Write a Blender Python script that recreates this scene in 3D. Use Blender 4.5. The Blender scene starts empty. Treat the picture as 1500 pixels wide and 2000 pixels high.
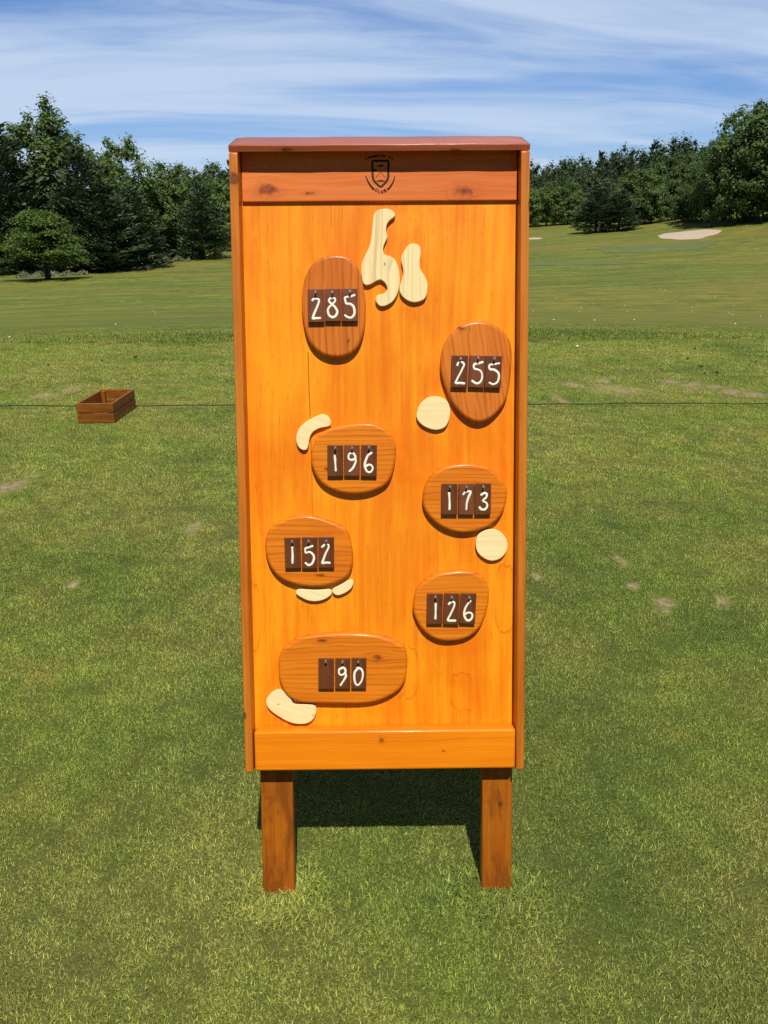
import bpy, bmesh, math, random
import numpy as np
from mathutils import Vector, Matrix, Euler

S = bpy.context.scene
COL = S.collection
R = math.radians

# ------------------------------------------------------------------ camera
cam_d = bpy.data.cameras.new("camera"); cam = bpy.data.objects.new("camera", cam_d); COL.objects.link(cam)
cam_d.sensor_fit = 'VERTICAL'; cam_d.sensor_height = 24.0; cam_d.lens = 24.0 * 1503 / 2000
cam_d.clip_start = 0.05; cam_d.clip_end = 6000
CAM_H = 1.55
cam.matrix_world = Matrix.Translation((0, 0, CAM_H)) @ Matrix.Rotation(R(90 - 20.267), 4, 'X') @ Matrix.Rotation(R(-0.378), 4, 'Z')
S.camera = cam

# ------------------------------------------------------------------ sky, sun, exposure
SUN = Vector((0.0593, -0.4762, 0.8773)).normalized()
W = bpy.data.worlds.new("World"); S.world = W; W.use_nodes = True
sun_d = bpy.data.lights.new("sun", 'SUN'); sun_d.energy = 5.0; sun_d.angle = R(0.5); sun_d.color = (1.0, 0.95, 0.87)
sun = bpy.data.objects.new("sun", sun_d); COL.objects.link(sun)
sun.rotation_euler = SUN.to_track_quat('Z', 'Y').to_euler(); sun.location = (3, -10, 20)
S.view_settings.view_transform = 'Standard'; S.view_settings.look = 'None'
S.view_settings.exposure = 0.0; S.view_settings.gamma = 1.0
S.render.engine = 'CYCLES'
S.cycles.use_denoising = False
S.cycles.max_bounces = 6; S.cycles.diffuse_bounces = 3; S.cycles.glossy_bounces = 3
S.cycles.transmission_bounces = 3; S.cycles.transparent_max_bounces = 6


class NT:
    """short helper for node trees"""
    def __init__(s, tree): s.t = tree; s.n = tree.nodes; s.l = tree.links
    def new(s, typ, **kw):
        n = s.n.new(typ)
        for k, v in kw.items(): setattr(n, k, v)
        return n
    def put(s, sock, v):
        if v is None: return
        if isinstance(v, bpy.types.NodeSocket): s.l.new(v, sock)
        elif isinstance(v, (tuple, list)) and len(v) == 3 and sock.type == 'RGBA': sock.default_value = (*v, 1)
        else: sock.default_value = v
    def m(s, op, a, b=None, c=None, clamp=False):
        n = s.new('ShaderNodeMath', operation=op); n.use_clamp = clamp
        for i, v in enumerate((a, b, c)): s.put(n.inputs[i], v)
        return n.outputs[0]
    def vm(s, op, a, b=None):
        n = s.new('ShaderNodeVectorMath', operation=op)
        s.put(n.inputs[0], a); s.put(n.inputs[1], b)
        return n.outputs[0]
    def xyz(s, x, y, z):
        n = s.new('ShaderNodeCombineXYZ')
        for i, v in enumerate((x, y, z)): s.put(n.inputs[i], v)
        return n.outputs[0]
    def sep(s, v):
        n = s.new('ShaderNodeSeparateXYZ'); s.put(n.inputs[0], v); return n.outputs
    def noise(s, v, scale, detail=2.0, rough=0.5, dist=0.0):
        n = s.new('ShaderNodeTexNoise'); s.put(n.inputs['Vector'], v)
        n.inputs['Scale'].default_value = scale; n.inputs['Detail'].default_value = detail
        n.inputs['Roughness'].default_value = rough; n.inputs['Distortion'].default_value = dist
        return n.outputs['Fac']
    def rng(s, v, a, b, c=0.0, d=1.0, smooth=True):
        n = s.new('ShaderNodeMapRange'); n.interpolation_type = 'SMOOTHSTEP' if smooth else 'LINEAR'
        for i, x in enumerate((v, a, b, c, d)): s.put(n.inputs[i], x)
        return n.outputs[0]
    def mix(s, f, a, b, mode='MIX'):
        n = s.new('ShaderNodeMix', data_type='RGBA', blend_type=mode)
        s.put(n.inputs['Factor'], f); s.put(n.inputs['A'], a); s.put(n.inputs['B'], b)
        return n.outputs['Result']
    def ramp(s, f, stops):
        n = s.new('ShaderNodeValToRGB'); s.put(n.inputs[0], f); e = n.color_ramp.elements
        while len(e) < len(stops): e.new(0.5)
        for i, (p, c) in enumerate(stops): e[i].position = p; e[i].color = (*c, 1)
        return n.outputs[0]


def new_mat(name):
    m = bpy.data.materials.new(name); m.use_nodes = True
    t = NT(m.node_tree); b = m.node_tree.nodes['Principled BSDF']
    return m, t, b


def build_sky():
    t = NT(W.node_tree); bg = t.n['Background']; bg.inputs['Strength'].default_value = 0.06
    sky = t.new('ShaderNodeTexSky', sky_type='NISHITA'); sky.sun_disc = False
    sky.sun_elevation = R(61.3); sky.sun_rotation = R(173); sky.altitude = 200
    sky.air_density = 1.0; sky.dust_density = 0.6; sky.ozone_density = 2.2
    g = t.new('ShaderNodeTexCoord').outputs['Generated']
    x, y, z = t.sep(g)
    zz = t.m('ADD', t.m('MAXIMUM', z, 0.0), 0.16)
    px, py = t.m('DIVIDE', x, zz), t.m('DIVIDE', y, zz)
    # flat cloud layer: long wisps, stretched sideways
    a = R(-7)
    qx = t.m('ADD', t.m('MULTIPLY', px, math.cos(a)), t.m('MULTIPLY', py, -math.sin(a)))
    qy = t.m('ADD', t.m('MULTIPLY', px, math.sin(a)), t.m('MULTIPLY', py, math.cos(a)))
    base = t.xyz(t.m('MULTIPLY', qx, 0.42), t.m('MULTIPLY', qy, 1.25), 3.7)
    warp = t.new('ShaderNodeTexNoise'); t.put(warp.inputs['Vector'], base); warp.inputs['Scale'].default_value = 1.1; warp.inputs['Detail'].default_value = 3
    wv = t.vm('MULTIPLY', t.vm('SUBTRACT', warp.outputs['Color'], (0.5, 0.5, 0.5)), (1.1, 0.75, 0.4))
    p = t.vm('ADD', base, wv)
    n1 = t.noise(p, 1.15, 7, 0.55, 0.3)
    n2 = t.noise(t.vm('MULTIPLY', p, (1.0, 1.7, 1.0)), 2.6, 6, 0.55, 0.2)
    f = t.m('ADD', t.m('MULTIPLY', n1, 0.78), t.m('MULTIPLY', n2, 0.22))
    north = t.rng(y, -0.1, 0.55)                                         # cloud kept to the north, for less fill light from behind
    cov = t.m('MULTIPLY', t.rng(f, 0.345, 0.61), t.m('MULTIPLY', north, 0.88))
    low = t.m('MULTIPLY', t.rng(z, 0.0, 0.15, 0.72, 0.0), north)
    cov = t.m('MAXIMUM', cov, low)
    tint = t.mix(1.0, sky.outputs[0], t.mix(north, (0.42, 0.50, 0.60), SKY_TINT), 'MULTIPLY')  # unseen sky overhead and behind is dimmed to deepen shade on the board
    col = t.mix(cov, tint, CLOUD)
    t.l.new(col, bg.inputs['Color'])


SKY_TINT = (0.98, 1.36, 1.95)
CLOUD = (9.6, 11.6, 14.6)
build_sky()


# ------------------------------------------------------------------ object helpers
def tag(o, label=None, cat=None, group=None, kind=None):
    if label: o['label'] = label
    if cat: o['category'] = cat
    if group: o['group'] = group
    if kind: o['kind'] = kind
    return o


def empty(name, loc=(0, 0, 0), mw=None):
    o = bpy.data.objects.new(name, None); o.empty_display_size = 0.2; COL.objects.link(o)
    if mw is not None: o.matrix_world = mw
    else: o.location = loc
    return o


def link(name, me, mat=None, parent=None):
    o = bpy.data.objects.new(name, me); COL.objects.link(o)
    if mat and not me.materials: me.materials.append(mat)
    if parent: o.parent = parent
    return o


def from_bm(name, bm, mat, parent=None):
    bmesh.ops.recalc_face_normals(bm, faces=bm.faces[:])
    me = bpy.data.meshes.new(name); bm.to_mesh(me); bm.free()
    return link(name, me, mat, parent)


def np_mesh(name, V, F, smooth=False):
    """V (n,3); F list of (k, array (m,k)) blocks"""
    me = bpy.data.meshes.new(name)
    V = np.asarray(V, np.float32)
    me.vertices.add(len(V)); me.vertices.foreach_set('co', V.ravel())
    idx = np.concatenate([f.ravel() for f in F]).astype(np.int32)
    sizes = np.concatenate([np.full(len(f), f.shape[1]) for f in F]).astype(np.int32)
    st = np.concatenate([[0], np.cumsum(sizes)[:-1]]).astype(np.int32)
    me.loops.add(len(idx)); me.loops.foreach_set('vertex_index', idx)
    me.polygons.add(len(sizes)); me.polygons.foreach_set('loop_start', st)
    if smooth: me.polygons.foreach_set('use_smooth', np.ones(len(sizes), bool))
    me.update(calc_edges=True); me.validate()
    return me


def add_box(bm, c, d, r=0.0, seg=3, rot=None):
    """rounded board: centre c, full size d"""
    M = Matrix.Translation(c) @ (rot.to_4x4() if rot else Matrix()) @ Matrix.Diagonal((*d, 1))
    g = bmesh.ops.create_cube(bm, size=1, matrix=M)
    es = list({e for v in g['verts'] for e in v.link_edges})
    if r > 0:
        out = bmesh.ops.bevel(bm, geom=es, offset=r, segments=seg, profile=0.5, affect='EDGES', clamp_overlap=True)
        for f in out['faces']: f.smooth = True


def add_prism(bm, pts, axis_u0, axis_u1, r=0.0, seg=3):
    """side profile pts [(y,z)] swept along x from axis_u0 to axis_u1"""
    a = [bm.verts.new((axis_u0, y, z)) for y, z in pts]; b = [bm.verts.new((axis_u1, y, z)) for y, z in pts]
    fs = [bm.faces.new(a[::-1]), bm.faces.new(b)]
    n = len(pts)
    for i in range(n): fs.append(bm.faces.new((a[i], a[(i + 1) % n], b[(i + 1) % n], b[i])))
    bmesh.ops.recalc_face_normals(bm, faces=fs)
    if r > 0:
        es = list({e for f in fs for e in f.edges})
        out = bmesh.ops.bevel(bm, geom=es, offset=r, segments=seg, profile=0.5, affect='EDGES', clamp_overlap=True)
        for f in out['faces']: f.smooth = True


def spline_closed(P, sub=5):
    P = np.array(P); n = len(P); out = []
    for i in range(n):
        p0, p1, p2, p3 = P[i - 1], P[i], P[(i + 1) % n], P[(i + 2) % n]
        for k in range(sub):
            t = k / sub
            out.append(0.5 * ((2 * p1) + (-p0 + p2) * t + (2 * p0 - 5 * p1 + 4 * p2 - p3) * t * t + (-p0 + 3 * p1 - 3 * p2 + p3) * t ** 3))
    return np.array(out)


def spline_open(P, sub=6):
    P = np.array(P, float); n = len(P); out = []
    for i in range(n - 1):
        p0 = P[i - 1] if i else 2 * P[0] - P[1]
        p1, p2 = P[i], P[i + 1]
        p3 = P[i + 2] if i + 2 < n else 2 * P[-1] - P[-2]
        for k in range(sub):
            t = k / sub
            out.append(0.5 * ((2 * p1) + (-p0 + p2) * t + (2 * p0 - 5 * p1 + 4 * p2 - p3) * t * t + (-p0 + 3 * p1 - 3 * p2 + p3) * t ** 3))
    out.append(P[-1])
    return np.array(out)


def smooth_closed(P, it=2):
    for _ in range(it): P = 0.25 * np.roll(P, 1, 0) + 0.5 * P + 0.25 * np.roll(P, -1, 0)
    return P


def slab_bm(out, n0, n1, r, seg=4):
    """outline out [(u,w)] extruded from depth n0 to n1 (towards the viewer side), front edge rounded by r.  local y = -n"""
    out = np.array(out)
    area = 0.5 * np.sum(out[:, 0] * np.roll(out[:, 1], -1) - np.roll(out[:, 0], -1) * out[:, 1])
    if area < 0: out = out[::-1]
    t = np.roll(out, -1, 0) - np.roll(out, 1, 0); t /= np.linalg.norm(t, axis=1)[:, None] + 1e-12
    inn = np.stack([-t[:, 1], t[:, 0]], 1)
    bm = bmesh.new()
    rings = [(0.0, n0), (0.0, n1 - r)]
    for k in range(1, seg + 1):
        th = math.pi / 2 * k / seg
        rings.append((r * (1 - math.cos(th)), n1 - r + r * math.sin(th)))
    vs = []
    for off, n in rings:
        q = out + inn * off
        vs.append([bm.verts.new((a, -n, b)) for a, b in q])
    m = len(out)
    for i in range(len(vs) - 1):
        for j in range(m):
            f = bm.faces.new((vs[i][j], vs[i][(j + 1) % m], vs[i + 1][(j + 1) % m], vs[i + 1][j])); f.smooth = i > 0
    bm.faces.new(vs[-1]); bm.faces.new(vs[0][::-1])
    return bm


def add_stroke(bm, P, n, wid, h=0.0012, seg=8, taper=None):
    """raised painted stroke: flattened tube along P [(u,w)] lying on depth n"""
    P = np.array(P); t = np.gradient(P, axis=0); t /= np.linalg.norm(t, axis=1)[:, None] + 1e-12
    nr = np.stack([-t[:, 1], t[:, 0]], 1); m = len(P); rings = []
    for i in range(m):
        w = wid if taper is None else wid * taper(i / (m - 1))
        ring = []
        for k in range(seg):
            a = 2 * math.pi * k / seg
            q = P[i] + nr[i] * math.cos(a) * w
            ring.append(bm.verts.new((q[0], -(n + math.sin(a) * h), q[1])))
        rings.append(ring)
    for i in range(m - 1):
        for k in range(seg):
            f = bm.faces.new((rings[i][k], rings[i][(k + 1) % seg], rings[i + 1][(k + 1) % seg], rings[i + 1][k])); f.smooth = True
    for i, sgn in ((0, -1), (m - 1, 1)):
        w = wid if taper is None else wid * taper(i / (m - 1))
        prev = rings[i]
        for s in (0.45, 0.8):
            cur = []
            for k in range(seg):
                a = 2 * math.pi * k / seg; c = math.sqrt(1 - s * s)
                q = P[i] + nr[i] * math.cos(a) * w * c + t[i] * sgn * s * w
                cur.append(bm.verts.new((q[0], -(n + math.sin(a) * h * c), q[1])))
            for k in range(seg):
                f = bm.faces.new((prev[k], prev[(k + 1) % seg], cur[(k + 1) % seg], cur[k])); f.smooth = True
            prev = cur
        bm.faces.new(prev)


def add_tube(bm, P, rad, seg=8, cap=True):
    P = [Vector(p) for p in P]; rings = []
    for i, p in enumerate(P):
        d = (P[min(i + 1, len(P) - 1)] - P[max(i - 1, 0)]).normalized()
        ref = Vector((0, 0, 1)) if abs(d.z) < 0.9 else Vector((1, 0, 0))
        a = d.cross(ref).normalized(); b = d.cross(a).normalized()
        r = rad[i] if isinstance(rad, (list, tuple)) else rad
        rings.append([bm.verts.new(p + (a * math.cos(2 * math.pi * k / seg) + b * math.sin(2 * math.pi * k / seg)) * r) for k in range(seg)])
    for i in range(len(rings) - 1):
        for k in range(seg):
            f = bm.faces.new((rings[i][k], rings[i][(k + 1) % seg], rings[i + 1][(k + 1) % seg], rings[i + 1][k])); f.smooth = True
    if cap: bm.faces.new(rings[0][::-1]); bm.faces.new(rings[-1])


# ------------------------------------------------------------------ terrain
AZ = np.array([-180, -90, -60, -25, -18, -12.7, 0, 12, 17, 21, 28, 60, 90, 180.])
DT = np.array([0, 11.4, 12.6, 15, 30, 45, 65, 85, 105, 120, 150, 200, 400, 1500.])
ZT = np.array([
    # -180 -90  -60   -25   -18  -12.7   0    12    17    21    28    60   90  180
    [0, 0, 0, 0, 0, 0, 0, 0, 0, 0, 0, 0, 0, 0],
    [0, 0, 0, 0, 0, 0, 0, 0, 0, 0, 0, 0, 0, 0],
    [0, 0, .02, .02, .02, .02, .02, .02, .02, .02, .02, .02, 0, 0],
    [0, -.1, -.22, -.22, -.22, -.22, -.22, -.22, -.22, -.22, -.22, -.22, 0, 0],
    [0, -.6, -1.3, -1.3, -1.3, -1.3, -1.35, -1.35, -1.35, -1.35, -1.35, -1.3, -.6, 0],
    [0, -1, -1.9, -1.9, -1.8, -1.7, -1.4, -1.2, -1.15, -1.1, -1.1, -1.1, -.6, 0],
    [0, -1, -2.3, -2.3, -2.1, -1.9, -1.5, -1.25, -1.2, -1.0, -.8, -.8, -.5, 0],
    [0, -1, -2.3, -2.25, -1.98, -1.7, -1.2, -.6, -.35, -.2, .3, .4, 0, 0],
    [0, -1, -2.2, -2.1, -1.7, -1.3, -.6, 0, .45, 1.3, 3.5, 3.6, .5, 0],
    [0, -1, -2, -1.9, -1.5, -1.0, -.1, .6, 1.35, 2.8, 4.4, 4.5, 1, 0],
    [0, -.5, -1.5, -1.5, -1.0, -.3, 1.0, 2.1, 2.6, 3.6, 5.0, 5.0, 2, 0],
    [1, 1, 1, 1, 1, 2, 3, 4, 5, 5.5, 6, 6, 3, 1],
    [6] * 14, [10] * 14], float)
RG = np.concatenate([np.linspace(0.0, 14, 36), np.geomspace(14.4, 1500, 110)])
AG = np.unique(np.concatenate([np.arange(-180, -40, 5.0), np.arange(-40, 40, 0.8), np.arange(40, 180.1, 5.0)]))
_tmp = np.array([np.interp(AG, AZ, row) for row in ZT])
ZG = np.array([np.interp(RG, DT, _tmp[:, j]) for j in range(len(AG))]).T
_m = (RG > 16)[:, None]
for _ in range(14):
    k = np.pad(ZG, ((1, 1), (0, 0)), 'edge'); s_ = 0.25 * k[:-2] + 0.5 * ZG + 0.25 * k[2:]
    k = np.pad(s_, ((0, 0), (1, 1)), 'edge'); s_ = 0.25 * k[:, :-2] + 0.5 * s_ + 0.25 * k[:, 2:]
    ZG = np.where(_m, s_, ZG)
# long gentle swells out on the range
_aa, _rr = np.meshgrid(np.radians(AG), RG)
_X, _Y = _rr * np.sin(_aa), _rr * np.cos(_aa)
_amp = np.clip((_rr - 16) / 25, 0, 1) * np.clip((400 - _rr) / 200, 0, 1)
ZG = ZG + _amp * (0.10 * np.sin(_Y * 0.33 + 0.04 * _X + 0.7) + 0.07 * np.sin(_Y * 0.61 - 0.06 * _X) + 0.05 * np.sin(_X * 0.21 + _Y * 0.1))


def gz(x, y):
    """ground height"""
    x = np.asarray(x, float); y = np.asarray(y, float)
    r = np.hypot(x, y); a = np.degrees(np.arctan2(x, y))
    i = np.clip(np.searchsorted(RG, r) - 1, 0, len(RG) - 2); j = np.clip(np.searchsorted(AG, a) - 1, 0, len(AG) - 2)
    fr = np.clip((r - RG[i]) / (RG[i + 1] - RG[i]), 0, 1); fa = np.clip((a - AG[j]) / (AG[j + 1] - AG[j]), 0, 1)
    z = (ZG[i, j] * (1 - fr) * (1 - fa) + ZG[i + 1, j] * fr * (1 - fa) + ZG[i, j + 1] * (1 - fr) * fa + ZG[i + 1, j + 1] * fr * fa)
    return z if z.ndim else float(z)


def polar(az, d): return d * math.sin(R(az)), d * math.cos(R(az))


def build_ground():
    nr, na = len(RG), len(AG) - 1
    V = [(0, 0, 0)]; 
    X, Y, Z = _X[1:, :-1], _Y[1:, :-1], ZG[1:, :-1]
    V = np.concatenate([[[0, 0, 0]], np.stack([X, Y, Z], -1).reshape(-1, 3)])
    ii, jj = np.meshgrid(np.arange(nr - 2), np.arange(na), indexing='ij'); j2 = (jj + 1) % na
    q = np.stack([1 + ii * na + jj, 1 + ii * na + j2, 1 + (ii + 1) * na + j2, 1 + (ii + 1) * na + jj], -1).reshape(-1, 4)[:, ::-1]
    j = np.arange(na); tri = np.stack([np.zeros(na, int), 1 + (j + 1) % na, 1 + j], 1)[:, ::-1]
    tri = tri[:, ::-1]
    me = np_mesh("ground", V, [q, tri], True)
    bm = bmesh.new(); bm.from_mesh(me); bmesh.ops.recalc_face_normals(bm, faces=bm.faces[:])
    if sum(f.normal.z for f in bm.faces) < 0: bmesh.ops.reverse_faces(bm, faces=bm.faces[:])
    bm.to_mesh(me); bm.free()
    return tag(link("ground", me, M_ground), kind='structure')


# ------------------------------------------------------------------ materials: grass
def grass_colour(t, pos):
    """turf colour by place: patches of lush, yellowish and dull green"""
    n1 = t.noise(pos, 1.15, 4, 0.6)
    n2 = t.noise(t.vm('ADD', pos, (31.0, 7.0, 0.0)), 2.9, 4, 0.6)
    n3 = t.noise(t.vm('ADD', pos, (5.0, 57.0, 0.0)), 0.6, 6, 0.65)
    n4 = t.noise(t.vm('ADD', pos, (15.0, 17.0, 0.0)), 9.0, 3, 0.6)
    c = t.mix(t.rng(n1, 0.36, 0.66), G_DULL, G_LUSH)
    c = t.mix(t.m('MULTIPLY', t.rng(n2, 0.50, 0.72), 0.75), c, G_YEL)
    c = t.mix(t.m('MULTIPLY', t.rng(n3, 0.45, 0.68), 0.65), c, G_DEEP)
    c = t.mix(t.m('MULTIPLY', t.rng(n4, 0.62, 0.76), 0.35), c, G_STRAW)
    return c


G_DULL = (0.389, 0.405, 0.111); G_LUSH = (0.310, 0.402, 0.078); G_YEL = (0.418, 0.408, 0.101)
G_DEEP = (0.175, 0.268, 0.056); G_STRAW = (0.526, 0.410, 0.160)
FAR_A = (0.188, 0.192, 0.026); FAR_B = (0.093, 0.134, 0.020); FAR_C = (0.226, 0.181, 0.034)


def mat_ground():
    m, t, b = new_mat("turf")
    pos = t.new('ShaderNodeNewGeometry').outputs['Position']; x, y, z = t.sep(pos)
    near = grass_colour(t, pos)
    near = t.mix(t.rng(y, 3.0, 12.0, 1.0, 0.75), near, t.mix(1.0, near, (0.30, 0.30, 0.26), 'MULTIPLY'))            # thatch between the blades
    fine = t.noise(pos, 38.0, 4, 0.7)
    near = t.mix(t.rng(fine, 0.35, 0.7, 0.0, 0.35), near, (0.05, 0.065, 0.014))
    # the mown range beyond: olive, brushed into long sideways streaks
    sp = t.xyz(t.m('MULTIPLY', x, 0.10), t.m('MULTIPLY', y, 0.42), 0.0)
    s1 = t.noise(sp, 1.0, 5, 0.6, 0.4)
    s2 = t.noise(t.xyz(t.m('MULTIPLY', x, 0.5), t.m('MULTIPLY', y, 1.6), 4.0), 1.0, 5, 0.65)
    s3 = t.noise(t.xyz(t.m('MULTIPLY', x, 0.03), t.m('MULTIPLY', y, 0.09), 9.0), 1.0, 3, 0.5)
    far = t.mix(t.rng(s1, 0.38, 0.62), FAR_B, FAR_A)
    far = t.mix(t.m('MULTIPLY', t.rng(s3, 0.45, 0.65), 0.75), far, FAR_C)
    far = t.mix(t.rng(s2, 0.36, 0.66, 0.0, 0.75), far, (0.060, 0.080, 0.016))
    s4 = t.noise(t.xyz(t.m('MULTIPLY', x, 2.2), t.m('MULTIPLY', y, 3.5), 2.0), 1.0, 5, 0.75)
    far = t.mix(t.rng(s4, 0.42, 0.70, 0.0, 0.5), far, (0.25, 0.24, 0.06))
    far = t.mix(t.m('MULTIPLY', t.rng(y, 16.0, 42.0, 1.0, 0.0), 0.5), far, (0.122, 0.142, 0.026))
    wob = t.m('MULTIPLY', t.m('SUBTRACT', t.noise(pos, 0.8, 3), 0.5), 0.9)
    yy = t.m('ADD', y, wob)
    col = t.mix(t.rng(yy, 12.6, 14.5), near, far)
    strip = t.m('MULTIPLY', t.rng(yy, 10.9, 11.5), t.rng(yy, 12.9, 13.5, 1.0, 0.0))
    col = t.mix(t.m('MULTIPLY', strip, 0.35), col, (0.10, 0.15, 0.03))
    t.l.new(col, b.inputs['Base Color'])
    b.inputs['Roughness'].default_value = 0.95; b.inputs['Specular IOR Level'].default_value = 0.15
    bp = t.new('ShaderNodeBump'); bp.inputs['Strength'].default_value = 0.9; bp.inputs['Distance'].default_value = 0.02
    hh = t.m('ADD', fine, t.m('MULTIPLY', s4, 2.0))
    t.l.new(hh, bp.inputs['Height']); t.l.new(bp.outputs[0], b.inputs['Normal'])
    return m


def mat_soil():
    """worn turf: bare pinkish soil and straw, breaking up into grass towards its rim"""
    m, t, b = new_mat("bare_soil")
    pos = t.new('ShaderNodeNewGeometry').outputs['Position']
    n = t.noise(pos, 24, 5, 0.7); n2 = t.noise(t.vm('MULTIPLY', pos, (1.0, 0.6, 1.0)), 30, 5, 0.7)
    c = t.ramp(n, [(0.28, (0.11, 0.075, 0.045)), (0.45, (0.23, 0.165, 0.095)), (0.6, (0.33, 0.255, 0.14)), (0.75, (0.45, 0.38, 0.19))])
    e = t.new('ShaderNodeAttribute', attribute_type='GEOMETRY', attribute_name='edge').outputs['Fac']
    g = t.mix(1.0, grass_colour(t, pos), (0.40, 0.40, 0.36), 'MULTIPLY')
    f = t.m('ADD', e, t.m('MULTIPLY', t.m('SUBTRACT', n2, 0.5), 1.6))
    c = t.mix(t.rng(f, 0.32, 0.86), c, g)
    t.l.new(c, b.inputs['Base Color']); b.inputs['Roughness'].default_value = 0.95; b.inputs['Specular IOR Level'].default_value = 0.1
    bp = t.new('ShaderNodeBump'); bp.inputs['Strength'].default_value = 1.0; bp.inputs['Distance'].default_value = 0.012
    t.l.new(n, bp.inputs['Height']); t.l.new(bp.outputs[0], b.inputs['Normal'])
    return m


def mat_blade():
    m, t, b = new_mat("grass_blade")
    pos = t.new('ShaderNodeNewGeometry').outputs['Position']
    c = grass_colour(t, pos)
    at = t.new('ShaderNodeAttribute', attribute_type='INSTANCER', attribute_name='tint')
    sh = t.new('ShaderNodeAttribute', attribute_type='GEOMETRY', attribute_name='shade')
    c = t.mix(1.0, c, t.ramp(sh.outputs['Fac'], [(0.0, (0.50, 0.56, 0.50)), (0.5, (1.0, 1.0, 0.9)), (0.86, (1.35, 1.30, 1.1)), (1.0, (2.3, 1.9, 1.9))]), 'MULTIPLY')
    py = t.sep(pos)[1]; st = t.m('MULTIPLY', t.rng(py, 10.6, 12.2), 0.38)          # the unmown strip is a darker grass
    c = t.mix(st, c, (0.105, 0.150, 0.030))
    v = t.m('ADD', 0.62, t.m('MULTIPLY', at.outputs['Fac'], 0.62))
    c = t.mix(1.0, c, t.xyz(v, v, v), 'MULTIPLY')
    t.l.new(c, b.inputs['Base Color'])
    b.inputs['Roughness'].default_value = 0.6; b.inputs['Specular IOR Level'].default_value = 0.16
    tr = t.new('ShaderNodeBsdfTranslucent'); t.l.new(c, tr.inputs['Color'])
    mx = t.new('ShaderNodeMixShader'); mx.inputs[0].default_value = 0.24
    t.l.new(b.outputs[0], mx.inputs[1]); t.l.new(tr.outputs[0], mx.inputs[2])
    t.l.new(mx.outputs[0], t.n['Material Output'].inputs['Surface'])
    return m


def plain(name, col, rough=0.8, noise=0.0, nscale=20, spec=0.4, metal=0.0, bump=0.0):
    m, t, b = new_mat(name)
    if noise:
        p = t.new('ShaderNodeTexCoord').outputs['Object']
        n = t.noise(p, nscale, 5, 0.65)
        c = t.mix(t.rng(n, 0.3, 0.7), tuple(a * (1 - noise) for a in col), tuple(min(1, a * (1 + noise)) for a in col))
        t.l.new(c, b.inputs['Base Color'])
        if bump:
            bp = t.new('ShaderNodeBump'); bp.inputs['Strength'].default_value = bump; bp.inputs['Distance'].default_value = 0.01
            t.l.new(n, bp.inputs['Height']); t.l.new(bp.outputs[0], b.inputs['Normal'])
    else: b.inputs['Base Color'].default_value = (*col, 1)
    b.inputs['Roughness'].default_value = rough; b.inputs['Specular IOR Level'].default_value = spec; b.inputs['Metallic'].default_value = metal
    return m


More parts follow.
